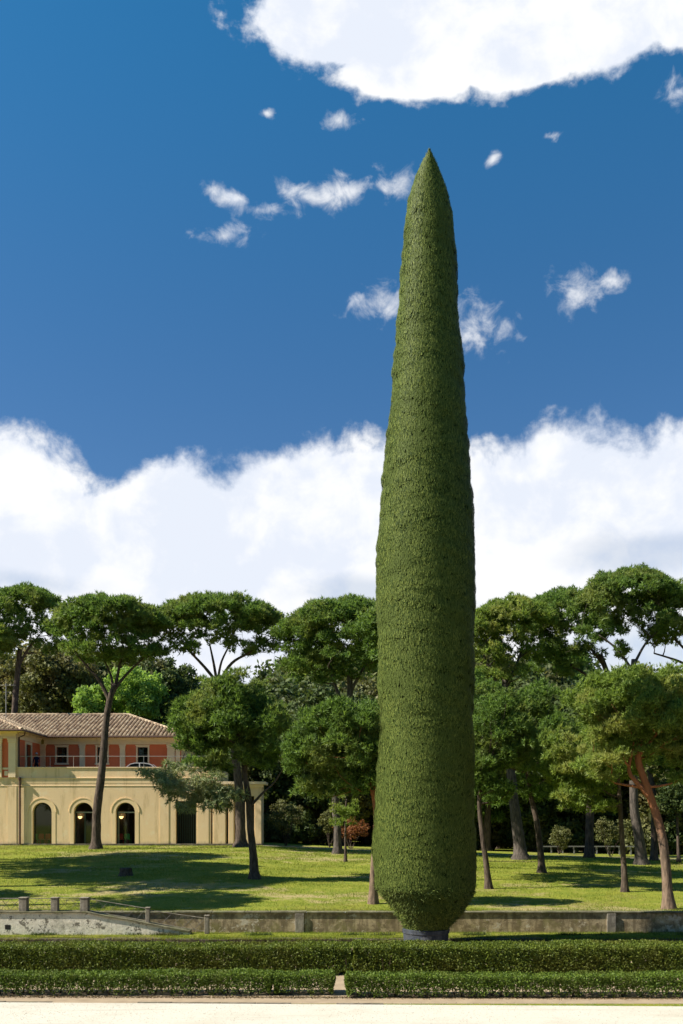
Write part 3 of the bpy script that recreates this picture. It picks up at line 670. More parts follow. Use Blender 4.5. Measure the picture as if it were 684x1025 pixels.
c = t.mix(t.sstep(t.noise(tcn.outputs['Object'], 2.0, 6, 0.7), 0.5, 0.72, 0, 0.6), rp.outputs[0], (0.22, 0.20, 0.15))
t.put(b.inputs['Base Color'], c); b.inputs['Roughness'].default_value = 0.9; t.l.new(b.outputs[0], out.inputs[0]); M['tiles'] = m
M['tile_bed'] = plain('tile_bed', (0.16, 0.09, 0.06), 0.95)

FY = 72.0; BY = 78.0; GZ = 2.22
def fx(px, d=FY): return (px - 342) * d / F
def fz(py, d=FY): return CAMH + (HY - py) * d / F
villa = thing('villa', (-18, FY, GZ), 'ochre villa with arched ground floor, red upper storey and clay tile roof', 'villa')
XL = -38.0; XR = fx(262); PT = fz(768); CB = fz(778.5)     # parapet top, parapet foot
TF = 7.50                                                  # terrace floor
# ground floor facade: bays with arches, then slots
wm = MB(); TH = 0.55
def bay(xl, xr, z0, z1, c, r, zs, n=16):
    pts = [(xl, z0), (c - r, z0), (c - r, zs)] + [(c - r * math.cos(math.pi * k / n), zs + r * math.sin(math.pi * k / n)) for k in range(1, n)] + [(c + r, zs), (c + r, z0), (xr, z0), (xr, z1), (xl, z1)]
    wm.prism_y(pts, FY, FY + TH)
arches = [fx(-41), fx(0.5), fx(42.2), fx(83.5), fx(125.5)]
AR = 0.735; ZS = fz(813)
edges = [XL] + [(a + b_) / 2 for a, b_ in zip(arches[:-1], arches[1:])] + [fx(160)]
zt1 = 7.0
# the wing at the far left keeps a closed wall, so no arch at column 0
arches_open = arches[2:]
wm.box(XL, fx(21.3), FY, FY + TH, GZ - 0.5, zt1)
el_ = [fx(21.3)] + [(a + b_) / 2 for a, b_ in zip(arches_open[:-1], arches_open[1:])] + [fx(160)]
for i, a in enumerate(arches_open): bay(el_[i], el_[i + 1], GZ - 0.2, zt1, a, AR, ZS)
slots = [(176, 196.5, 802), (211.2, 212.8, 800), (226.4, 228.6, 797), (234.5, 245.5, 797), (249.5, 254.5, 797)]
x = fx(160)
for a, b_, tp in slots:
    wm.box(x, fx(a), FY, FY + TH, GZ - 0.2, zt1); wm.box(fx(a), fx(b_), FY, FY + TH, fz(tp), zt1); x = fx(b_)
wm.box(x, XR, FY, FY + TH, GZ - 0.2, zt1)
wm.box(XR - TH, XR, FY + TH, FY + 1.6, GZ - 0.5, zt1); wm.box(fx(214), XR, FY + 1.603, FY + 2.0, GZ - .5, zt1); wm.box(fx(214), fx(214) + TH, FY + 2.003, FY + 12, GZ - .5, zt1); wm.box(XL, XL + TH, FY + TH, FY + 12, GZ - .5, zt1); wm.box(XL + TH, fx(214), FY + 11.5, FY + 12, GZ - .5, zt1)
wm.build('ground_floor_wall', M['facade'], villa)
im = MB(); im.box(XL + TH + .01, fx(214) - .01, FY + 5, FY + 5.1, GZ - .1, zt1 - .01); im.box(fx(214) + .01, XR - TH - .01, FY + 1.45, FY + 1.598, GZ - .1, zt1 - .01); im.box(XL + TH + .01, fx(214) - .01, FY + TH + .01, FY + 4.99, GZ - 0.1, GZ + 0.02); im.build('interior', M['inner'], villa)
cm_ = MB(); cm_.box(XL - .05, fx(216), FY - 0.01, FY + 12.2, zt1 + .004, CB); cm_.box(fx(216) + .003, XR + 0.02, FY - 0.012, FY + 2.1, zt1 + .004, fz(785.5)); cm_.build('terrace_slab', M['facade'], villa)
cm_ = MB(); cm_.box(XL - .1, fx(216) + .1, FY - 0.055, FY - 0.014, CB - .06, CB + 0.0); cm_.box(fx(216) + .103, XR + 0.32, FY - 0.3, FY + 2.3, fz(785.4), fz(782.6)); cm_.box(fx(216) + .2, XR + 0.14, FY - 0.14, FY - 0.016, fz(788), fz(785.6))
cm_.box(XL, XR + .05, FY - 0.03, FY - 0.004, 6.80, 6.845)
cm_.build('string_course', M['cream'], villa, bevel=0.01)
# flat bands that frame the bays, archivolts round the arches
q = MB()
for i, a in enumerate(arches_open):
    n = 20; r0_, r1_ = AR + 0.0, AR + 0.30
    for k in range(n):
        t0, t1 = math.pi * k / n, math.pi * (k + 1) / n
        q.prism_y([(a - r0_ * math.cos(t0), ZS + r0_ * math.sin(t0)), (a - r1_ * math.cos(t0), ZS + r1_ * math.sin(t0)), (a - r1_ * math.cos(t1), ZS + r1_ * math.sin(t1)), (a - r0_ * math.cos(t1), ZS + r0_ * math.sin(t1))][::-1], FY - 0.022, FY - 0.004)
    q.box(a - AR - 0.30, a - AR - .0, FY - 0.02, FY - 0.004, GZ, ZS - .001); q.box(a + AR, a + AR + 0.30, FY - 0.02, FY - 0.004, GZ, ZS - .001)
    o = q.build('arch_surround', M['plaster'], villa); q = MB()
    q2 = MB()
    for k in range(24):
        t0, t1 = math.pi * k / 24, math.pi * (k + 1) / 24; r0_, r1_ = AR + 0.303, AR + 0.37
        q2.prism_y([(a - r0_ * math.cos(t0), ZS + r0_ * math.sin(t0)), (a - r1_ * math.cos(t0), ZS + r1_ * math.sin(t0)), (a - r1_ * math.cos(t1), ZS + r1_ * math.sin(t1)), (a - r0_ * math.cos(t1), ZS + r0_ * math.sin(t1))][::-1], FY - 0.045, FY - 0.004)
    q2.build('arch_moulding', M['plaster'], villa)
for pa, pb in ((7.4, 16.6), (160, 169), (198, 209), (214, 225.5), (229.2, 233.8), (255.5, 261.5)): MB().box(fx(pa), fx(pb), FY - 0.03, FY - 0.003, GZ + .17, 6.77).build('pilaster', M['facade'], villa)
q = MB(); q.box(XL, XR + .06, FY - 0.08, FY - .002, GZ - 0.3, GZ + 0.16); q.build('plinth', M['stone'], villa, bevel=.01)
# doors in the arches
for i, a in enumerate(arches_open):
    yy = FY + 0.34; fm = MB(); mtl = M['frame']
    n = 16; r1_, r0_ = AR - .003, AR - 0.075
    for k in range(n):
        t0, t1 = math.pi * k / n, math.pi * (k + 1) / n
        fm.prism_y([(a - r0_ * math.cos(t0), ZS + r0_ * math.sin(t0)), (a - r1_ * math.cos(t0), ZS + r1_ * math.sin(t0)), (a - r1_ * math.cos(t1), ZS + r1_ * math.sin(t1)), (a - r0_ * math.cos(t1), ZS + r0_ * math.sin(t1))][::-1], yy, yy + 0.07)
    for sx in (-1, 1): fm.cbox((a + sx * (AR - 0.04), yy + .035, (GZ + ZS) / 2), (0.07, 0.07, ZS - GZ))
    dr_ = fm.build('arched_door', mtl, villa)
    f2 = MB()
    if i: f2.cbox((a, yy + .03, ZS - 0.02), (2 * AR - .15, 0.05, 0.09)); f2.build('transom', M['pale_frame'], dr_)
    f2 = MB()
    if i == 1: f2.cbox((a + 0.03, yy + .03, (GZ + ZS) / 2), (0.10, 0.05, ZS - GZ - .1)); f2.build('mullion', M['frame'], dr_)
    if i == 2: f2.cbox((a - AR + 0.15, yy + .03, (GZ + ZS) / 2), (0.06, 0.05, ZS - GZ - .1)); f2.build('mullion', M['pale_frame'], dr_)
    f2 = MB(); f2.prism_y([(a - AR + .08, GZ), (a + AR - .08, GZ), (a + AR - .08, ZS)] + [(a + (AR - .08) * math.cos(math.pi * k / 12), ZS + (AR - .08) * math.sin(math.pi * k / 12)) for k in range(1, 12)] + [(a - AR + .08, ZS)], yy + .045, yy + .05)
    f2.build('pane', M['glass'], dr_)
q = MB()
for k in range(9): q.box(fx(176) + .08 + k * .17, fx(176) + .13 + k * .17, FY + .40, FY + .45, GZ, fz(804))
q.box(fx(176), fx(196.5), FY + .38, FY + .47, fz(812), fz(810)); q.build('grille', M['frame'], villa)
q = MB(); q.tube([(fx(20.5), FY - .13, GZ + .1), (fx(20.5), FY - .13, CB - .13)], .075, 8); q.tube([(fx(20.5), FY - .19, CB - .17), (fx(20.5), FY - .19, CB + .02)], .12, 8); q.build('downpipe', M['pipe'], villa)
# parapet of the terrace
q = MB(); WXR = fx(15.5); q.box(WXR, fx(216), FY + .02, FY + .30, CB + .003, PT - .06); q.box(fx(216) - .3, fx(216), FY + .303, FY + 8, CB + .003, PT - .06); q.build('parapet', M['facade'], villa)
q = MB(); q.box(WXR + .003, fx(216) + .04, FY - 0.04, FY + .35, PT - .057, PT + .01); q.build('parapet_coping', M['cream'], villa, bevel=.01)
q = MB(); q.box(WXR, fx(216) - .3, FY + .3, BY + 1, CB + .003, TF); q.build('terrace_floor', M['stone'], villa)
q = MB(); rzv = fz(757); q.tube([(fx(18), FY + .18, rzv), (fx(215), FY + .18, rzv)], .02, 6)
for k in range(9):
    x = fx(26 + k * 23.5); q.tube([(x, FY + .18, PT), (x, FY + .18, rzv)], .016, 6)
q.build('railing', M['rail'], villa)
# upper storey
EZ = 11.05; FZ0 = 10.45
XB = -25.0; XU = fx(180.5, BY)
def wall_openings(mb, x0, x1, y0, y1, z0, z1, ops):
    x = x0
    for a, b_, c_, d_ in ops:
        mb.box(x, a, y0, y1, z0, z1); mb.box(a, b_, y0, y1, z0, c_); mb.box(a, b_, y0, y1, d_, z1); x = b_
    mb.box(x, x1, y0, y1, z0, z1)
wins = [fx(62, BY), fx(102.5, BY), fx(143, BY)]
q = MB(); wall_openings(q, XB, XU, BY, BY + .45, TF - .2, FZ0, [(c - .42, c + .42, 8.93, 10.22) for c in wins]); q.build('upper_wall', M['red'], villa)
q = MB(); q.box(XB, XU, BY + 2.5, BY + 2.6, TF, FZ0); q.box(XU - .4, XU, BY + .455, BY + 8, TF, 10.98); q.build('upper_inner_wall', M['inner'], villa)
q = MB(); q.box(XU + .002, XU + .02, BY + .46, BY + 8, TF - .5, 10.97); q.build('side_wall', M['facade'], villa)
def window(cx, y, z0, z1, hw, axis='y'):
    fr_ = MB(); w_ = 0.13
    def bx(a0, a1, b0, b1, d0, d1):
        if axis == 'y': fr_.box(cx + a0, cx + a1, y + d0, y + d1, b0, b1)
        else: fr_.box(y - d1, y - d0, cx + a0, cx + a1, b0, b1)
    bx(-hw - w_, -hw, z0 - .02, z1 + w_, -.07, -.003); bx(hw, hw + w_, z0 - .02, z1 + w_, -.07, -.003); bx(-hw + .001, hw - .001, z1, z1 + w_, -.068, -.003); bx(-hw - w_ - .05, hw + w_ + .05, z0 - .17, z0 - .022, -.12, -.003); bx(-hw - w_ - .05, hw + w_ + .05, z1 + w_ + .002, z1 + w_ + .07, -.13, -.003)
    f = fr_.build('window', M['cream'], villa, bevel=.01)
    fr_ = MB()
    for a0 in (-hw, hw - .06, -.03): bx(a0, a0 + .06, z0, z1, .15, .2)
    for b0 in (z0, z1 - .06, (z0 + z1) / 2): bx(-hw + .06, -.03, b0, b0 + .055, .152, .198); bx(.03, hw - .06, b0, b0 + .055, .152, .198)
    fr_.build('sash', M['frame'], f)
    fr_ = MB(); bx(-hw + .003, hw - .003, z0, z1, .21, .215); fr_.build('pane', M['glass'], f)
for c in wins: window(c, BY, 8.93, 10.22, .42)
def pil(x, y, w_, z0=TF, z1=FZ0, nm='pilaster'):
    q = MB(); q.box(x - w_ / 2, x + w_ / 2, y - .16, y - .003, z0, z1 - .32); q.box(x - w_ / 2 - .03, x + w_ / 2 + .03, y - .2, y - .004, z1 - .318, z1 - .13); q.box(x - w_ / 2 - .07, x + w_ / 2 + .07, y - .22, y - .005, z1 - .128, z1); q.build(nm, M['cream'], villa, bevel=.012)
for px in (43, 82.7, 123): pil(fx(px, BY), BY, .44)
pil(fx(171.5, BY), BY, .62); pil(fx(178.3, BY), BY + .003, .36)
def frieze(x0, x1, y0, y1):
    q = MB(); q.box(x0, x1, y0, y1, FZ0 + .003, EZ - .1); q.box(x0 - 0, x1 + .05, y0 - .05, y0 - .003, FZ0 + .02, FZ0 + .12); q.box(x0, x1 + .16, y0 - .16, y0 - .004, EZ - .24, EZ - .1); q.build('frieze', M['cream'], villa)
frieze(XB + .3, XU + .04, BY - .08, BY + .5)
# projecting wing at the left
q = MB(); q.box(XL, XB, FY, FY + .45, CB + .005, FZ0); q.build('wing_front_wall', M['red'], villa)
WD = (74.35, 75.5)
q = MB(); q.box(XB - .45, XB, FY + .453, WD[0], CB + .005, FZ0); q.box(XB - .45, XB, WD[1], BY - .003, CB + .005, FZ0); q.box(XB - .45, XB, WD[0], WD[1], 10.2, FZ0); q.build('wing_side_wall', M['red'], villa)
q = MB(); q.box(XB - .02, XB + .05, WD[0] - .25, WD[0], TF, 10.42); q.box(XB - .02, XB + .05, WD[1], WD[1] + .25, TF, 10.42); q.box(XB - .02, XB + .05, WD[0], WD[1], 10.2, 10.42); dd = q.build('terrace_door', M['cream'], villa)
q = MB(); q.box(XB - .3, XB - .25, WD[0], WD[1], TF, 10.2); q.build('leaf', M['frame'], dd)
frieze(XL, XB + .03, FY - .06, FY + .5)
q = MB(); q.box(XB - .4, XB + .08, FY + .52, BY - .1, FZ0 + .003, EZ - .1); q.box(XB + .083, XB + .2, FY + .2, BY - .26, EZ - .24, EZ - .1); q.build('frieze', M['cream'], villa)
for px, w_ in ((-12, .5), (-1, .5), (12.6, .56)): pil(fx(px), FY, w_, CB + .01)
q = MB(); q.box(XB - .003, XB + .13, FY - .02, FY + .35, CB + .2, FZ0 - .01); q.build('pilaster', M['cream'], villa, bevel=.012)
q = MB(); q.box(fx(2.7), fx(8.2), FY - .06, FY - .003, fz(770.5), fz(768.5)); q.build('sill', M['cream'], villa)
q = MB(); q.box(fx(4.6), fx(8), FY - .05, FY - .003, fz(776.5), fz(771.8)); q.build('wall_plate', M['cream'], villa)
q = MB(); q.tube([(XB + .7, FY + .1, EZ - .02), (XB + .62, FY + .12, EZ - .35), (XB + .22, FY + .14, EZ - .5), (XB + .22, FY + .14, PT)], .06, 8); q.build('downpipe', M['pipe'], villa)
# roofs: a bed and rows of half-round tiles
def slope(O, A, B, tan, W_, smax, smin, pitch=0.33, row=0.42):
    """O eave start; A along the eave, B up slope (horizontal unit); returns tile mesh verts"""
    O, A, B = Vector(O), Vector(A), Vector(B); n = int(W_ / pitch); mb = MB(); bed = MB()
    for i in range(n):
        tcx = (i + .5) * W_ / n; s0, s1 = max(0, smin(tcx)), smax(tcx)
        if s1 - s0 < .25: continue
        def P(tt, s, h): return O + A * tt + B * s + Vector((0, 0, tan * s + h))
        hw = W_ / n / 2
        a0, a1, b0, b1 = max(0, smin(tcx - hw)), max(0, smin(tcx + hw)), smax(tcx - hw), smax(tcx + hw)
        bed.add([P(tcx - hw, a0, 0), P(tcx + hw, a1, 0), P(tcx + hw, max(b1, a1), 0), P(tcx - hw, max(b0, a0), 0)], [(0, 1, 2, 3)])
        s = s0 - .06
        while s < s1 - .05:
            e_ = min(s + row + .06, s1 + .05); r0_, r1_ = hw * .78, hw * .62; jx = random.uniform(-.012, .012); jh = random.uniform(0, .015); vs = []
            for (ss, rr, hh) in ((s, r0_, .05 + jh), (e_, r1_, .01 + jh)):
                for k in range(6):
                    th_ = math.pi * k / 5; vs.append(P(tcx + jx - rr * math.cos(th_), ss, hh + rr * math.sin(th_)))
            mb.add(vs, [(k, k + 1, k + 7, k + 6) for k in range(5)] + [(0, 1, 2, 3, 4, 5)]); s += row
    return mb, bed
TAN = 2.45 / 6.6; HS = 6.6
OV = 0.85; ye = BY - OV; yw = FY - OV + .1; xe = XB + .75; xr_ = XU + 1.0
roof = MB(); beds = MB()
def addslope(*a, **k):
    m1, b1 = slope(*a, **k); roof.add(m1.v, m1.f); beds.add(b1.v, b1.f)
WI = 13.2   # width of wing roof
x0 = xe - HS
addslope((x0, ye, EZ), (1, 0, 0), (0, 1, 0), TAN, xr_ - x0, lambda t_: min(HS, (xr_ - x0) - t_), lambda t_: HS - t_)
addslope((xe, yw, EZ), (0, 1, 0), (-1, 0, 0), TAN, ye - yw + HS, lambda t_: min(HS, t_), lambda t_: t_ - (ye - yw))
addslope((xe - WI, yw, EZ), (1, 0, 0), (0, 1, 0), TAN, WI, lambda t_: min(HS, WI - t_, t_), lambda t_: 0)
addslope((xr_, ye, EZ), (0, 1, 0), (-1, 0, 0), TAN, HS * 2, lambda t_: min(t_, 2 * HS - t_), lambda t_: 0)
rf = roof.build('roof', M['tiles'], villa)
# back slopes and a soffit keep the roof closed
beds.add([(x0, ye + HS, EZ + HS * TAN), (xr_ - HS, ye + HS, EZ + HS * TAN), (xr_, ye + 2 * HS, EZ), (x0 - 6, ye + 2 * HS, EZ)], [(0, 1, 2, 3)])
beds.add([(xe - WI, yw, EZ), (xe - WI, ye + 2 * HS, EZ), (x0, ye + HS, EZ + HS * TAN), (x0, yw + HS, EZ + HS * TAN)], [(0, 1, 2, 3)])
beds.build('roof_bed', M['tile_bed'], rf)
q = MB()
def ridge(a, b_):
    a, b_ = Vector(a), Vector(b_); L = (b_ - a).length; n = int(L / .45)
    for k in range(n): q.tube([a.lerp(b_, k / n), a.lerp(b_, (k + 1.08) / n)], [.15, .12], 8)
zr_ = EZ + HS * TAN + .04
ridge((x0, ye + HS, zr_), (xr_ - HS, ye + HS, zr_)); ridge((xe, yw, EZ + .04), (x0, yw + HS, zr_)); ridge((x0, yw + HS, zr_), (x0, ye + HS, zr_)); ridge((xr_, ye, EZ + .04), (xr_ - HS, ye + HS, zr_))
q.build('ridge_tiles', M['tiles'], rf)
q = MB(); q.box(XL, xe - .02, yw + .02, FY + .5, EZ - .097, EZ - .02); q.box(XB - .4, xe - .02, FY + .503, BY + 1, EZ - .097, EZ - .02); q.box(xe - .017, xr_ - .03, ye + .02, BY + 12, EZ - .097, EZ - .02); q.build('eaves', M['plaster'], rf)
q = MB(); q.tube([(XL, yw - .06, EZ - .03), (xe + .06, yw - .06, EZ - .03), (xe + .06, ye - .06, EZ - .03), (xr_ + .05, ye - .06, EZ - .03)], .075, 8); q.build('gutter', M['pipe'], rf)
# wall lamps glowing inside
for i, (px, py) in enumerate(((80.2, 818.5), (121.5, 818.5))):
    d_ = FY + 1.6; P_ = at(px, py, d_)
    o = thing('wall_lamp', P_, ('small lit half-bowl lamp glowing behind the middle arched door', 'small lit half-bowl lamp glowing behind the right arched door')[i], 'lamp', 'lit lamps in the arches')
    q = MB(); q.lathe((P_.x, P_.y, P_.z - .1), [(.03, 0), (.10, .04), (.15, .12), (.16, .2)], 14); q.build('lamp_shade', M['lampglow'], o)
    q = MB().box(P_.x - .04, P_.x + .04, P_.y + .12, P_.y + .2, P_.z - .12, P_.z + .12); q.box(P_.x - .30, P_.x + .30, P_.y + .2, P_.y + .26, GZ, P_.z + .5); q.build('pillar_mount', M['inner'], o)
    l_ = bpy.data.lights.new('lamp_light', 'POINT'); l_.energy = 5; l_.color = (1, .62, .3); l_.shadow_soft_size = .1
    lo_ = bpy.data.objects.new('lamp_light', l_); COL.objects.link(lo_); lo_.parent = o; lo_.location = (0, -.05, .22)
def chair(px, mtl, lab, py=842):
    d_ = FY + .72; x = fx(px, d_); z0 = GZ + .02
    o = thing('plastic_chair', (x, d_, z0), lab, 'chair', 'plastic chairs inside the arches')
    q = MB(); q.prism_x([(d_ - .2, z0 + .43), (d_ + .22, z0 + .45), (d_ + .22, z0 + .47), (d_ - .2, z0 + .46)], x - .21, x + .21); q.build('seat', M[mtl], o, bevel=.008)
    q = MB(); q.prism_y([(x - .21, z0 + .50), (x + .21, z0 + .50), (x + .20, z0 + .86), (x + .14, z0 + .90), (x - .14, z0 + .90), (x - .20, z0 + .86)], d_ - .24, d_ - .21); q.build('backrest', M[mtl], o, bevel=.006)
    for sx in (-1, 1):
        for sy in (-1, 1):
            q = MB(); q.tube([(x + sx * .19, d_ + sy * .19, z0 + .45), (x + sx * .23, d_ + sy * .23, z0)], [.02, .014], 6); q.build('leg', M[mtl], o)
chair(35.7, 'chair_green', 'green plastic chair inside the left arch, left of the red one'); chair(42.5, 'chair_red', 'red plastic chair inside the left arch, middle of the three')
chair(49, 'chair_red', 'red plastic chair inside the left arch, half hidden by the right jamb')
chair(121.3, 'chair_red', 'red plastic chair inside the right arch beside the green one'); chair(128, 'chair_green', 'green plastic chair inside the right arch beside the red one')
# aerial on the roof
P_ = at(6, 717, 82)
o = thing('roof_aerial', P_, 'thin television aerial mast on the villa roof at left', 'aerial')
q = MB(); q.tube([(P_.x, 82, P_.z - 1.2), (P_.x, 82, fz(684, 82))], .035, 6); q.build('mast', M['rail'], o)
q = MB(); zt_a = fz(686, 82)
q.tube([(P_.x - .5, 82, zt_a), (P_.x + .8, 82, zt_a)], .02, 5)
for k in range(6): q.tube([(P_.x - .45 + k * .24, 81.7, zt_a), (P_.x - .45 + k * .24, 82.3, zt_a)], .012, 5)
q.tube([(P_.x - .3, 82, zt_a - .6), (P_.x + .3, 82, zt_a - .6)], .015, 5); q.build('antenna_arms', M['rail'], o)
# person on the terrace
M['navy'] = plain('navy_cloth', (0.02, 0.025, 0.075), 0.85, 0.2); M['skin'] = plain('skin', (0.50, 0.30, 0.21), 0.6, 0.3, var=.04); M['hair'] = plain('pale_cap', (0.62, 0.62, 0.66), 0.8)
M['navy2'] = plain('dark_trousers', (0.015, 0.018, 0.035), 0.85, 0.2)
def person(x, y, z, lab, ht=1.80):
    o = thing('person', (x, y, z), lab, 'person'); s = ht / 1.80
    J = {'pel': (0, 0, .96), 'wai': (0, .01, 1.10), 'che': (0, .02, 1.32), 'nek': (0, .01, 1.50), 'he0': (0, -.01, 1.60), 'he1': (0, -.015, 1.70), 'he2': (0, 0, 1.76)}
    E = [('pel', 'wai'), ('wai', 'che'), ('che', 'nek'), ('nek', 'he0'), ('he0', 'he1'), ('he1', 'he2')]
    rad = {'pel': .15, 'wai': .13, 'che': .155, 'nek': .055, 'he0': .075, 'he1': .092, 'he2': .07}
    for sx, n_ in ((-1, 'l'), (1, 'r')):
        J[n_ + 'sh'] = (sx * .185, .02, 1.43); J[n_ + 'el'] = (sx * .24, -.02, 1.15); J[n_ + 'wr'] = (sx * .20, -.20, .98); J[n_ + 'ha'] = (sx * .18, -.27, .97)
        J[n_ + 'hi'] = (sx * .09, 0, .90); J[n_ + 'kn'] = (sx * .11, -.02, .50); J[n_ + 'an'] = (sx * .12, .02, .09); J[n_ + 'to'] = (sx * .14, -.14, .035)
        rad.update({n_ + 'sh': .07, n_ + 'el': .045, n_ + 'wr': .032, n_ + 'ha': .035, n_ + 'hi': .095, n_ + 'kn': .065, n_ + 'an': .042, n_ + 'to': .035})
        E += [('che', n_ + 'sh'), (n_ + 'sh', n_ + 'el'), (n_ + 'el', n_ + 'wr'), (n_ + 'wr', n_ + 'ha'), ('pel', n_ + 'hi'), (n_ + 'hi', n_ + 'kn'), (n_ + 'kn', n_ + 'an'), (n_ + 'an', n_ + 'to')]
    ks = list(J); me = bpy.data.meshes.new('body'); me.from_pydata([tuple(c * s for c in J[k]) for k in ks], [(ks.index(a), ks.index(b_)) for a, b_ in E], []); me.update()
    ob = bpy.data.objects.new('body', me); COL.objects.link(ob); m_ = ob.modifiers.new('s', 'SKIN')
    for i, k in enumerate(ks): me.skin_vertices[0].data[i].radius = (rad[k], rad[k] * .8) ; me.skin_vertices[0].data[i].use_root = (k == 'pel')
    ob.modifiers.new('ss', 'SUBSURF').levels = 2
    dg = bpy.context.evaluated_depsgraph_get(); me2 = bpy.data.meshes.new_from_object(ob.evaluated_get(dg)); bpy.data.objects.remove(ob)
    b2 = bpy.data.objects.new('body', me2); COL.objects.link(b2); b2.parent = o; me2.materials.clear()
    for mm in ('navy', 'navy2', 'skin'): me2.materials.append(M[mm])
    for p_ in me2.polygons:
        c = p_.center; p_.use_smooth = True
        p_.material_index = 2 if (c.z > 1.5 * s or (c.y < -.2 * s and .9 * s < c.z < 1.05 * s)) else (1 if c.z < .98 * s else 0)
    q = MB(); q.lathe((x, y + .0, z + 1.70 * s), [(.103, 0), (.10, .05), (.07, .10), (.02, .125)], 14); q.box(x - .06, x + .06, y - .17, y - .08, z + 1.70 * s, z + 1.715 * s); q.build('cap', M['hair'], o)
    return o
q = MB(); q.box(XB + .003, XB + 1.9, 73.9, 75.9, TF, TF + .22); q.build('door_step', M['stone'], villa, bevel=.02)
person(fx(36.5, 74.4), 74.4, TF + .22, 'person in navy clothes and pale cap standing by the side door on the terrace')
# car parked on the terrace behind the parapet
M['carpaint'] = plain('white_car_paint', (0.78, 0.79, 0.80), 0.25, 0.5, var=.02); M['tyre'] = plain('tyre', (0.02, 0.02, 0.02), 0.9); M['carglass'] = plain('car_glass', (0.02, 0.025, 0.03), 0.05, 0.6)
M['headlight'] = plain('headlight', (0.7, 0.7, 0.68), 0.1, 0.6); M['rim'] = plain('rim', (0.5, 0.5, 0.52), 0.3, 0.5, metal=.8)
cx_, cy_, cz_ = fx(141.5, 74.2), 74.2, TF
car = thing('parked_car', (cx_, cy_, cz_), 'low white car behind the villa parapet, only its arched roof showing', 'car')
def sect(y, zs_): return y, zs_
prof_b = [(-1.85, .28), (1.85, .28), (1.88, .55), (1.72, .72), (1.15, .80), (-1.05, .80), (-1.78, .70), (-1.88, .5)]
q = MB(); q.prism_y([(cx_ + a, cz_ + b_) for a, b_ in prof_b], cy_ - .78, cy_ + .78); q.build('body', M['carpaint'], car, bevel=.07)
cab = [(-1.05, .79), (1.2, .79), (.78, 1.06), (.35, 1.14), (-.35, 1.15), (-.72, 1.06)]
q = MB(); q.prism_y([(cx_ + a * .96, cz_ + b_ * .985) for a, b_ in cab], cy_ - .66, cy_ + .66); q.build('windows', M['carglass'], car, bevel=.05)
q = MB(); ring = [(-1.07, .79), (-.74, 1.09), (-.36, 1.18), (.36, 1.18), (.82, 1.09), (1.24, .79)]
for (a, b_), (c_, d_) in zip(ring[:-1], ring[1:]):
    q.prism_y([(cx_ + a, cz_ + b_ - .05), (cx_ + c_, cz_ + d_ - .05), (cx_ + c_, cz_ + d_), (cx_ + a, cz_ + b_)], cy_ - .70, cy_ + .70) if b_ > 1.05 and d_ > 1.05 else (q.prism_y([(cx_ + a, cz_ + b_ - .03), (cx_ + c_, cz_ + d_ - .06), (cx_ + c_, cz_ + d_), (cx_ + a, cz_ + b_ + .03)], cy_ - .72, cy_ - .64), q.prism_y([(cx_ + a, cz_ + b_ - .03), (cx_ + c_, cz_ + d_ - .06), (cx_ + c_, cz_ + d_), (cx_ + a, cz_ + b_ + .03)], cy_ + .64, cy_ + .72))
q.prism_y([(cx_ - .03, cz_ + .78), (cx_ + .05, cz_ + .78), (cx_ + .05, cz_ + 1.13), (cx_ - .03, cz_ + 1.13)], cy_ - .71, cy_ - .65); q.build('roof', M['carpaint'], car)
for sx in (-1.2, 1.2):
    for sy in (-.80, .62):
        q = MB(); q.tube([(cx_ + sx, cy_ + sy, cz_ + .29), (cx_ + sx, cy_ + sy + .18, cz_ + .29)], .29, 18); wv = q.build('wheel', M['tyre'], car)
        q = MB(); q.tube([(cx_ + sx, cy_ + sy - (.01 if sy < 0 else -.17), cz_ + .29), (cx_ + sx, cy_ + sy + (.01 if sy < 0 else .19), cz_ + .29)], .17, 12); q.build('rim', M['rim'], wv)
for sy in (-.6, .45): q = MB(); q.box(cx_ + 1.84, cx_ + 1.90, cy_ + sy, cy_ + sy + .2, cz_ + .5, cz_ + .62); q.build('headlight', M['headlight'], car)
# ------------------------------------------------------------------ trees, nearest first
# 1: young pine right of the villa's end, grey green drooping foliage at its left
ptree('pine_tree', 'mid-sized pine before the right end of the villa, a grey-green bough drooping left', (255, 880),
      [(254, 860), (251, 830), (249, 800), (246, 780), (243, 755), (238, 715)],
      [('ball', 232, 718, 46, 40, 44, .80, 1, 75), ('ball', 262, 735, 34, 38, 22, .72), ('ball', 198, 722, 30, 28, 15, .65), ('ball', 214, 762, 26, 20, 10, .55), ('ball', 235, 690, 34, 18, 12, .7), ('ball', 184, 736, 17, 16, 7, .5)],
      .23, .10, mtl='pine', forks_px=[([(250, 805), (235, 793), (205, 785), (170, 783)], .075, .03), ([(252, 806), (262, 795), (275, 783), (284, 768)], .07, .03)], L=.24, Wd=.055, cover=1.25)
d_ = hit(255, 880); k_ = d_ / F
C_, R_ = [], []
for (px, py, rr, n_) in ((162, 778, .5, 4), (178, 790, .6, 5), (198, 797, .62, 6), (216, 800, .6, 6), (168, 768, .45, 4), (190, 806, .45, 4), (225, 808, .4, 3), (205, 782, .5, 4), (150, 770, .36, 2), (232, 795, .5, 4), (186, 772, .45, 3), (170, 800, .32, 2), (200, 812, .36, 2)):
    for _ in range(n_):
        p_ = at(px + random.uniform(-9, 9), py + random.uniform(-6, 6), d_ - .4 + random.uniform(-.9, .7)); C_.append(p_[:]); R_.append(rr * random.uniform(.6, 1.1))
par = [o for o in COL.objects if o.name == 'pine_tree'][0]
np_mesh('drooping_bough', needle_puffs(np.array(C_), R_, .26, .05, .85, up=-.1), 3, M['pine_grey'], par)

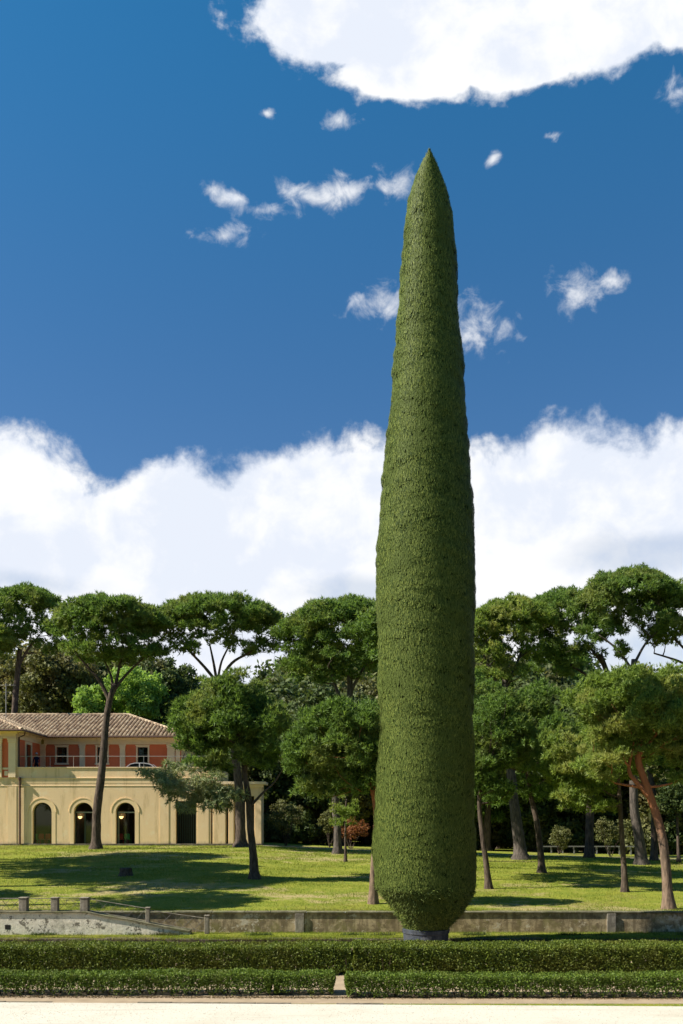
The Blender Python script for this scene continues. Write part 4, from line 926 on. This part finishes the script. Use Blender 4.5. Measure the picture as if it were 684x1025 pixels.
# 2: tall umbrella pine in front of the villa
def up(*a, **k): return ptree(*a, **k)
up('umbrella_pine', 'tall umbrella pine with a dark forked trunk rising in front of the villa arches', (96, 850),
   [(96.5, 835), (97, 812), (101, 780), (104, 750), (106, 725), (110, 700), (116, 685)],
   [('dome', 112, 637, 54, 40, 74, 1.0), ('dome', 76, 643, 26, 32, 22, .85), ('dome', 148, 638, 26, 32, 20, .85), ('ball', 160, 652, 14, 5, 5, .42), ('ball', 120, 658, 30, 8, 8, .5)],
   .36, .20, forks_px=[([(110, 702), (100, 682), (88, 668), (76, 654)], .17, .06), ([(115, 690), (124, 678), (138, 664), (152, 652)], .13, .05), ([(111, 700), (112, 680), (104, 660)], .13, .05), ([(116, 685), (120, 665), (124, 648)], .13, .05)],
   L=.30, Wd=.075, cover=1.35, frac=0.20)
up('umbrella_pine', 'umbrella pine with a spray of bare curved limbs over the villa roof end', (241, 852),
   [(241, 835), (240, 800), (236, 760), (228, 715), (217, 680)],
   [('dome', 220, 633, 57, 37, 62, .95), ('dome', 182, 633, 26, 32, 20, .8), ('dome', 260, 636, 26, 30, 20, .8)],
   .46, .2, d=69.5, forks_px=[([(218, 684), (205, 668), (190, 652), (182, 642)], .14, .06), ([(217, 682), (214, 664), (210, 645)], .13, .06), ([(219, 684), (232, 664), (252, 652), (270, 640)], .14, .05), ([(218, 682), (222, 662), (232, 642)], .11, .05)],
   L=.30, Wd=.075, cover=1.4, frac=0.16)
# behind the cypress, left side
up('umbrella_pine', 'broad umbrella pine with a pale grey trunk, crown touching the left of the cypress', (338, 853),
   [(338, 830), (336, 800), (342, 740), (350, 700), (350, 672)],
   [('dome', 345, 642, 60, 42, 66, 1.0), ('dome', 305, 650, 30, 36, 24, .85), ('ball', 298, 668, 16, 8, 6, .55), ('ball', 330, 672, 36, 14, 12, .6)],
   .30, .2, d=66, bark='bark_grey', forks_px=[([(345, 730), (340, 700), (332, 675), (325, 650)], .17, .07), ([(350, 695), (362, 672), (375, 655)], .14, .06)], L=.28, Wd=.07, cover=1.4, frac=0.18)
up('umbrella_pine', 'umbrella pine standing behind the cypress, its crown mostly hidden', (415, 862), [(412, 800), (405, 730), (400, 690)],
   [('dome', 402, 648, 55, 38, 40, 1.05)], .4, .2, d=62, L=.32, Wd=.085, cover=1.4)
# near pine half behind the cypress
up('pine_tree', 'leafy pine with a reddish trunk, half hidden by the left side of the cypress', (374, 905),
   [(374, 880), (376, 845), (377, 815), (373, 790), (364, 768), (358, 745)],
   [('ball', 340, 745, 55, 36, 46, .62), ('ball', 345, 718, 44, 18, 16, .55), ('ball', 300, 760, 22, 18, 10, .45), ('ball', 385, 760, 30, 34, 16, .6), ('ball', 345, 785, 34, 14, 8, .42), ('ball', 312, 792, 24, 14, 7, .4)],
   .17, .09, bark='bark_red', mtl='pine', L=.2, Wd=.045, cover=1.2)
up('pine_tree', 'pine added directly behind the cypress to shade the lawn, its foliage showing at the right of it', (428, 885), [(428, 850), (430, 800), (432, 760)],
   [('ball', 442, 742, 58, 46, 50, .78, 0, 105)], .2, .1, d=47, L=.23, Wd=.055, cover=1.15)  # added mostly hidden, to cast shade across the lawn at right
up('pine_tree', 'taller pine added behind the cypress to shade the lawn further up', (446, 872), [(446, 830), (448, 780), (450, 740)],
   [('ball', 452, 712, 56, 46, 46, .95, 0, 95)], .22, .12, d=55, L=.25, Wd=.065, cover=1.15)  # also added as a shadow caster for the upper lawn
up('sapling_tree', 'thin young tree with a dark pole-like stem left of the cypress', (346, 863), [(346, 840), (346, 815), (347, 800)],
   [('ball', 346, 815, 15, 22, 9, .55)], .09, .05, mtl='pine_sunlit', L=.2, Wd=.05, cover=.6)
# right of the cypress
up('pine_tree', 'pine with a reddish curved and forked trunk standing nearest the wall at right', (670, 913),
   [(668, 885), (665, 850), (660, 825), (652, 800), (645, 780), (639, 760), (641, 740)],
   [('ball', 640, 712, 62, 36, 50, .58), ('ball', 598, 700, 36, 24, 18, .5), ('ball', 672, 700, 34, 34, 22, .55), ('ball', 630, 682, 40, 12, 14, .45), ('ball', 690, 735, 30, 30, 12, .55), ('ball', 608, 736, 28, 18, 10, .46), ('ball', 716, 705, 30, 28, 12, .5), ('ball', 602, 764, 30, 20, 11, .48), ('ball', 692, 766, 22, 24, 9, .5), ('ball', 656, 750, 26, 14, 6, .4)],
   .20, .11, bark='bark_red', mtl='pine_sunlit', forks_px=[([(654, 803), (642, 788), (630, 772), (634, 748)], .11, .05), ([(641, 755), (655, 738), (668, 722)], .07, .03)], L=.19, Wd=.042, cover=1.25, d=34.9)
up('pine_tree', 'slim straight pine on the lawn, second trunk in from the right edge', (626, 893),
   [(625, 870), (623, 840), (621, 805), (619, 775)],
   [('ball', 590, 768, 46, 34, 44, .66, 1, 85), ('ball', 622, 752, 34, 28, 18, .6), ('ball', 572, 800, 22, 16, 8, .45), ('ball', 560, 745, 24, 20, 10, .55), ('ball', 604, 806, 20, 12, 5, .4)],
   .15, .08, mtl='pine_sunlit', L=.2, Wd=.048, cover=1.1)
up('pine_tree', 'slim dark-trunked pine on the lawn nearest the right side of the cypress', (490, 890),
   [(487, 865), (483, 835), (480, 805), (482, 780)],
   [('ball', 505, 722, 40, 34, 32, .62), ('ball', 520, 752, 32, 26, 18, .6), ('ball', 482, 770, 24, 30, 14, .55), ('ball', 540, 700, 22, 20, 10, .55), ('ball', 500, 794, 24, 16, 8, .42)],
   .16, .08, mtl='pine', L=.2, Wd=.048, cover=1.15)
up('pine_tree', 'dark slender pine leaning left in the lawn shade, between the cypress and the slim pine', (543, 874),
   [(541, 850), (537, 820), (531, 795), (528, 770)], [('ball', 528, 742, 56, 36, 40, .8, 0, 90), ('ball', 570, 755, 40, 30, 20, .7, 0, 80), ('ball', 540, 790, 26, 14, 7, .5)], .2, .12, mtl='pine', L=.24, Wd=.06, cover=1.2)
up('sapling_tree', 'small dark-stemmed tree against the wood at the right edge', (680, 862), [(679, 840), (678, 815)],
   [('ball', 678, 800, 24, 26, 10, .7)], .13, .08, leaf='leaf', mtl='oak', d=66, L=.2, Wd=.12)
# umbrella pines that stand against the sky on the right
up('umbrella_pine', 'umbrella pine with a thick grey trunk and rounded crown just right of the cypress', (522, 859), [(519, 835), (515, 805), (509, 750), (505, 710), (506, 680)],
   [('dome', 512, 636, 40, 38, 50, .85), ('dome', 484, 646, 26, 34, 22, .75), ('ball', 500, 672, 34, 18, 16, .6), ('ball', 486, 690, 20, 12, 7, .5)], .5, .2, d=66, bark='bark_grey',
   forks_px=[([(506, 700), (494, 676), (484, 655)], .15, .06), ([(506, 690), (516, 668), (524, 648)], .14, .06)], L=.27, Wd=.07, cover=1.35, frac=.5, mtl='pine_sunlit')
up('umbrella_pine', 'umbrella pine with long slanting bare limbs, second crown right of the cypress', (590, 860), [(592, 800), (604, 720), (610, 685), (601, 655)],
   [('dome', 566, 632, 44, 42, 56, .9), ('dome', 544, 644, 26, 36, 22, .85), ('ball', 556, 664, 30, 16, 12, .6)], .34, .17, d=70,
   forks_px=[([(612, 700), (596, 682), (575, 668), (548, 652)], .13, .06), ([(606, 668), (594, 652), (582, 640)], .14, .06)], L=.28, Wd=.07, cover=1.4, frac=0.20)
up('umbrella_pine', 'umbrella pine with a pale grey trunk and the highest crown at right', (643, 866), [(640, 840), (635, 805), (634, 740), (633, 690), (635, 660)],
   [('dome', 630, 612, 48, 42, 62, .85), ('dome', 600, 622, 30, 36, 26, .75), ('dome', 662, 618, 24, 34, 18, .8), ('ball', 622, 652, 10, 10, 5, .4)], .40, .17, d=62, bark='bark_grey',
   forks_px=[([(634, 672), (618, 650), (600, 636)], .10, .05), ([(635, 665), (646, 645), (660, 630)], .10, .05)], L=.26, Wd=.065, cover=1.35, frac=0.20)
up('pine_tree', 'low pine crown filling the space behind the slim and reddish pines', (655, 862), [(655, 830), (655, 800), (650, 770)],
   [('ball', 640, 735, 50, 36, 28, .95), ('ball', 668, 752, 26, 30, 12, .8)], .25, .18, d=68, mtl='pine', L=.26, Wd=.07, cover=1.3)
up('umbrella_pine', 'umbrella pine with a brighter crown cut by the right frame edge', (700, 864), [(702, 800), (704, 720), (700, 680), (695, 655)],
   [('dome', 692, 620, 38, 40, 46, .8), ('ball', 672, 618, 16, 8, 6, .55), ('ball', 664, 638, 18, 10, 8, .5)], .36, .2, d=64,
   forks_px=[([(698, 672), (680, 662), (655, 654)], .11, .05), ([(696, 660), (680, 644), (668, 630)], .1, .05)], L=.26, Wd=.065, cover=1.35, frac=.5, mtl='pine_sunlit')
up('umbrella_pine', 'umbrella pine behind the right side of the cypress, lower than its neighbours', (448, 862), [(448, 760), (450, 690)],
   [('dome', 452, 645, 40, 34, 30, .95)], .36, .2, d=74, L=.32, Wd=.085, cover=1.4)
# left edge
up('umbrella_pine', 'umbrella pine behind the villa cut by the left frame edge, crown against the clouds', (8, 846), [(10, 800), (14, 720), (18, 670), (20, 650)],
   [('dome', 22, 622, 40, 36, 44, 1.0), ('dome', -18, 626, 40, 36, 30, 1.05), ('ball', 52, 640, 20, 18, 8, .8)], .4, .2, d=86,
   forks_px=[([(18, 668), (28, 650), (40, 635)], .15, .06)], L=.34, Wd=.09, cover=1.5, frac=0.16)
up('pine_tree', 'lower brighter pine crown at the left frame edge beneath the umbrella pine', (-8, 846), [(-8, 760), (-6, 690)],
   [('ball', -6, 645, 26, 24, 22, .9)], .3, .15, d=84, mtl='pine_sunlit', L=.3, Wd=.08)
# broadleaf trees behind the villa
ol = ['olive-brown rounded evergreen behind the left end of the villa roof', 'dark olive evergreen behind the villa roof, left of the tall forked trunk', 'large olive evergreen behind the villa roof at its left corner aerial', 'dark evergreen low behind the villa roof, right of the forked trunk']
for (px, py, rx_, rz_, dd, lab, mt) in ((52, 688, 46, 44, 98, ol[0], 'olive_oak'), (88, 690, 34, 34, 104, ol[1], 'oak'), (6, 700, 40, 44, 100, ol[2], 'olive_oak'), (160, 690, 40, 34, 106, ol[3], 'oak')):
    up('evergreen_oak', lab, (px, 845), [(px, 780), (px, 730)], [('ball', px, py, rx_, rz_, 46, 1.5)], .4, .2, d=dd, leaf='leaf', mtl=mt, L=.36, Wd=.24, cover=1.3)
up('spring_tree', 'bright green leafy tree just behind the villa roof, left of the forked trunk', (88, 845), [(88, 780), (90, 730)], [('ball', 92, 705, 18, 22, 22, .9)], .25, .12, d=93, leaf='leaf', mtl='bright', L=.3, Wd=.2, cover=1.1)
up('spring_tree', 'broad bright green leafy tree behind the villa roof, right of the forked trunk', (135, 845), [(135, 780), (136, 730)], [('ball', 136, 694, 32, 28, 36, 1.0)], .25, .12, d=94, leaf='leaf', mtl='bright', L=.3, Wd=.2, cover=1.1)

# the dark wood behind everything: four kinds of evergreen, copied in rows
kinds = []
for kname, mt, lf in (('evergreen_oak', 'oak', 'leaf'), ('evergreen_oak', 'olive_oak', 'leaf'), ('wood_pine', 'pine', 'needle')):
    for v in range(2):
        h = 15.0; o = tree(kname, {'oak': 'dark green leafy evergreen of the wood behind the lawn', 'olive_oak': 'olive-brown leafy evergreen of the wood behind the lawn', 'pine': 'dark pine of the wood behind the lawn'}[mt], 'tree', [Vector((0, 200, 0)), Vector((.3, 200, 3)), Vector((.1, 200.2, 6)), Vector((.4, 200, 10))], .38, .16,
                 [('ball', (0, 200, 9.3), 4.0, 4.0, 5.2, 36, 1.7), ('ball', (0, 200, 5.0), 3.6, 3.6, 2.6, 12, 1.3)], leaf=lf, mtl=mt, L=.42 if lf == 'leaf' else .4, Wd=.27 if lf == 'leaf' else .12, cover=1.15, frac=0.14)
        kinds.append(o)
wlab = {'oak': 'dark evergreen of the wood behind the lawn', }
spots = []
def zg(x, y): return zt(x, y)
# (column, distance, crown-top row)
rows = [(88, list(range(262, 740, 46)), 690), (97, list(range(240, 760, 44)), 678), (108, list(range(-60, 780, 46)), 680), (120, list(range(-80, 800, 40)), 672), (135, list(range(-100, 820, 44)), 668)]
ti = 0
for d0, cols, toprow in rows:
    for px in cols:
        px2 = px + random.uniform(-9, 9); d1 = d0 + random.uniform(-3, 3); x = (px2 - 342) * d1 / F; z = zg(x, d1)
        tr_ = toprow + random.uniform(-10, 16)
        if d0 == 88: tr_ = random.uniform(690, 735)
        if 170 < px2 < 285: tr_ = max(tr_, 672)
        elif (px2 < 165 or 290 < px2 < 380 or 478 < px2 < 570) and d0 > 100: tr_ -= 24
        H = CAMH + (HY - tr_) * d1 / F - z; sc = H / 15.0
        o = kinds[ti % 6]
        if ti < 6: o.location = (x, d1, z); o.rotation_euler = (0, 0, random.uniform(0, 6)); o.scale = (sc * 1.05, sc * 1.05, sc); o['group'] = 'evergreens of the dark wood'
        else: copy_tree(o, (x, d1, z), random.uniform(0, 6.28), (sc * random.uniform(.95, 1.25), sc * random.uniform(.95, 1.25), sc), group='evergreens of the dark wood')
        ti += 1
# shrubs on the floor of the wood
sk = []
for i, (mt, lab) in enumerate((('oak', 'leafy undergrowth bush in the dark wood'), ('olive_oak', 'leafy undergrowth bush in the dark wood'))):
    th = thing('shrub', (0, 300, 0), lab, 'shrub', 'undergrowth bushes of the wood')
    C_, R_ = puffs_ball((0, 300, 1.4), 1.8, 1.8, 1.3, 14, .8); np_mesh('foliage', leaf_puffs(np.array(C_), R_, .3, .2, 1.2), 4, M[mt], th)
    q = MB()
    for k in range(5): q.tube(curve((0, 300, 0), (random.uniform(-1, 1), 300 + random.uniform(-1, 1), 1.6), 0, 4), [.05, .045, .04, .03, .02], 6, caps=False)
    q.build('stem', M['bark'], th); sk.append(th)
first = [True, True]; i = 0
for d0, c0_, c1_, st in ((100, 262, 700, 26), (112, 250, 720, 30), (126, 240, 740, 30), (86, 262, 340, 20), (87, 470, 710, 24)):
    for px in range(c0_, c1_, st):
        d1 = d0 + random.uniform(-3, 3); x = (px + random.uniform(-8, 8) - 342) * d1 / F; z = zt(x, d1) - .1; s_ = random.uniform(.8, 1.5); o = sk[i % 2]; 
        if d0 == 126: s_ *= 1.6
        if first[i % 2]: o.location = (x, d1, z); o.scale = (s_, s_, s_); first[i % 2] = False
        else: copy_tree(o, (x, d1, z), random.uniform(0, 6), s_, group='undergrowth bushes of the wood')
        i += 1
def shrub(px, py, w_, h_, d1, mt, lab, n=10, name='shrub'):
    P_ = at(px, py, d1); k = d1 / F; zb = zt(P_.x, d1); th = thing(name, (P_.x, d1, zb), lab, 'shrub')
    C_, R_ = puffs_ball(P_, w_ * k, w_ * k, h_ * k, n, .5); np_mesh('foliage', leaf_puffs(np.array(C_), R_, .17, .1, .7), 4, M[mt], th)
    q = MB()
    for c in C_[:6]: q.tube(curve((P_.x, d1, zb - .1), c, 0, 4), [.035, .03, .025, .02, .012], 5, caps=False)
    q.build('stem', M['bark'], th)
shrub(352, 830, 20, 11, 76, 'rust', 'rust-red leaved shrub under the pines left of the cypress')
shrub(286, 818, 22, 20, 75, 'olive_oak', 'sunlit light green bush under the pines right of the villa', 14)
shrub(330, 822, 10, 12, 78, 'olive_oak', 'small olive bush at the edge of the wood, left of the rust-red shrub')
shrub(612, 832, 18, 16, 74, 'olive_oak', 'sunlit pale green bush at the wood edge, left of the slim pine trunk', 10)
shrub(560, 838, 12, 12, 80, 'olive_oak', 'small rounded bush behind the white fence in the wood')
# white rail fence far back, tree shade put into its paint colour
M['whitewood_shaded'] = plain('white_wood_shaded', (0.24, 0.24, 0.22), 0.7)
fy = 82.0; th = thing('white_fence', (fx(590, fy), fy, zt(fx(590, fy), fy)), 'low pale rail fence in the wood beyond the lawn at right', 'fence')
q = MB(); zf = zt(fx(590, fy), fy)
q.box(fx(540, fy), fx(645, fy), fy, fy + .06, zf + .62, zf + .72); q.build('rail', M['whitewood_shaded'], th)
for k in range(10):
    x = fx(541 + k * 11.4, fy); q = MB(); q.box(x - .06, x + .06, fy + .063, fy + .15, zf - .1, zf + .70); q.build('fence_post', M['whitewood_shaded'], th)
# pines left of the frame, which shade the lawn
shade = ['tall pine left of the frame shading the lawn by the villa', 'pine left of the frame near the wall']
proto = up('umbrella_pine', 'umbrella pine outside the left frame edge, nearest the villa', (-88, 866), [(-88, 800), (-90, 740), (-88, 690)], [('dome', -88, 652, 66, 42, 54, 1.15)], .4, .2, d=57, L=.32, Wd=.09, cover=1.3)
low = up('pine_tree', 'round-crowned pine outside the left frame edge, middle of the lawn', (-78, 880), [(-78, 840), (-80, 790), (-78, 760)], [('ball', -78, 740, 62, 42, 40, 1.0)], .3, .16, d=48, L=.3, Wd=.085, cover=1.3)
for (x, d1, s_, lab, src) in ((-22.3, 41.5, 1.05, 'umbrella pine just outside the left frame edge, second from the wall', proto), (-17.8, 34.9, .78, 'umbrella pine just outside the left frame edge, nearest the wall', proto),
                              (-22.5, 49, .95, 'umbrella pine just outside the left frame edge, fourth from the wall', proto),
                              (-27.5, 45.5, 1.12, 'tall umbrella pine outside the left frame edge, second row', proto), (-31, 52, 1.15, 'tall umbrella pine outside the left frame edge, second row further back', proto),
                              (-21, 38, .75, 'round-crowned pine outside the left frame edge, nearest the wall', low), (27.5, 50, .95, 'round-crowned pine outside the right frame edge', low)):
    copy_tree(src, (x, d1, zt(x, d1)), random.uniform(0, 6), s_, label=lab)
# unseen trees added behind and beside the viewer to darken the cypress's right side
for i, (x, y) in enumerate([(-34, -8), (-26, -20), (-15, -24), (-5, -22), (5, -25), (15, -21), (25, -17), (31, -6), (30, 4), (33, 14), (31, 24), (34, 33), (38, 43), (40, 55), (43, 66), (-40, 4), (-10, -34), (10, -36)]):
    sc = random.uniform(1.15, 1.5)
    copy_tree(kinds[(i * 5) % 6], (x, y, zt(x, y)), random.uniform(0, 6.28), (sc * 1.1, sc * 1.1, sc), label='dark evergreen added unseen behind and beside the viewpoint to cut fill light', group='added evergreens outside the frame')
# ------------------------------------------------------------------ grass blades, litter
def blades(name, x0, x1, y0, y1, n, h, zf, mtl='blade', wd=.018, dens=None):
    x = rng.uniform(x0, x1, n); y = y0 + (y1 - y0) * rng.uniform(0, 1, n) ** 1.3
    keep = np.abs(x) < (y * 0.38 + 2); x, y = x[keep], y[keep]
    if dens: k2 = rng.uniform(0, 1, len(x)) < dens(x, y); x, y = x[k2], y[k2]
    z = np.array([zf(a, b_) for a, b_ in zip(x, y)]); p = np.stack([x, y, z - .01], 1); n = len(x)
    dr = unit(rdirs(n, 0.2) * .7 + np.array([0, 0, .8])); sc = 1 + (y - y0) * .02
    o = np_mesh(name, tris(p, dr, h * rng.uniform(.4, 1.3, n) * sc, wd * rng.uniform(.7, 1.4, n) * sc), 3, M[mtl])
    return tag(o, kind='stuff')
dn = lambda x, y: np.clip(.55 + .6 * np.sin(x * .9 + y * .5) * np.sin(x * .37 - y * 1.1), .15, 1)
o = blades('grass', -30, 28, 34.15, 71, 330000, .07, zt, dens=dn); tag(o, 'short mown grass on the sloping lawn behind the wall', 'grass')
o = blades('grass_tufts', -16, 16, 32.5, 33.8, 40000, .075, lambda x, y: .31, wd=.012); tag(o, 'narrow strip of rough grass between the stone kerb and the wall', 'grass')
o = blades('grass_fringe', -16, 16, 34.12, 34.5, 22000, .10, zt, wd=.013, dens=dn); tag(o, 'ragged fringe of longer grass along the wall top', 'grass')
o = blades('kerb_grass', -16, 16, 32.16, 32.5, 26000, .10, lambda x, y: .27, wd=.013, dens=dn); tag(o, 'ragged grass leaning over the dark stone kerb', 'grass')
o = blades('wall_foot_weeds', -16, 16, 32.85, 33.0, 16000, .16, lambda x, y: .30, wd=.02, mtl='oak', dens=lambda x, y: np.clip(-.2 + np.sin(x * 1.7) + .6 * np.sin(x * 4.1 + 1), 0, 1)); tag(o, 'dark weeds along the foot of the whitewashed and brown walls', 'weeds')
# pebbles and dry leaves on the gravel
n = 9000; x = rng.uniform(-9.5, 9.5, n); y = rng.uniform(19.5, 22.6, n); s_ = rng.uniform(.004, .012, n)
c = np.stack([x, y, s_ * .3 + .004], 1); q1 = rdirs(n, 0) * s_[:, None]; q2 = np.cross(q1, rdirs(n)); q2 = unit(q2) * s_[:, None]; q3 = np.cross(unit(q1), unit(q2)) * s_[:, None]
V = np.stack([c + q1, c + q2, c + q3, c + q1, c - q2, c + q3, c - q1, c + q2, c + q3, c - q1, c - q2, c + q3], 1).reshape(-1, 3)
M['pebble'] = leafmat('pebbles', (0.30, 0.25, 0.19), (0.66, 0.62, 0.52), trans=0.0)
o = np_mesh('pebbles', V, 3, M['pebble']); tag(o, 'loose small stones scattered over the pale gravel', 'gravel', kind='stuff')
M['litter'] = leafmat('dry_leaves', (0.10, 0.07, 0.03), (0.22, 0.15, 0.07), trans=0.0)
n = 9000; x = rng.uniform(-9.5, 9.5, n); y = 23.25 - 0.012 * x + rng.normal(0, .08, n); p = np.stack([x, y, np.full(n, .012)], 1)
o = np_mesh('leaf_litter', leafquads(p, unit(rdirs(n) * np.array([1, 1, .15])), rng.uniform(.02, .05, n), rng.uniform(.012, .03, n)), 4, M['litter']); tag(o, 'dark dry leaves gathered along the foot of the front hedge', 'leaf litter', kind='stuff')
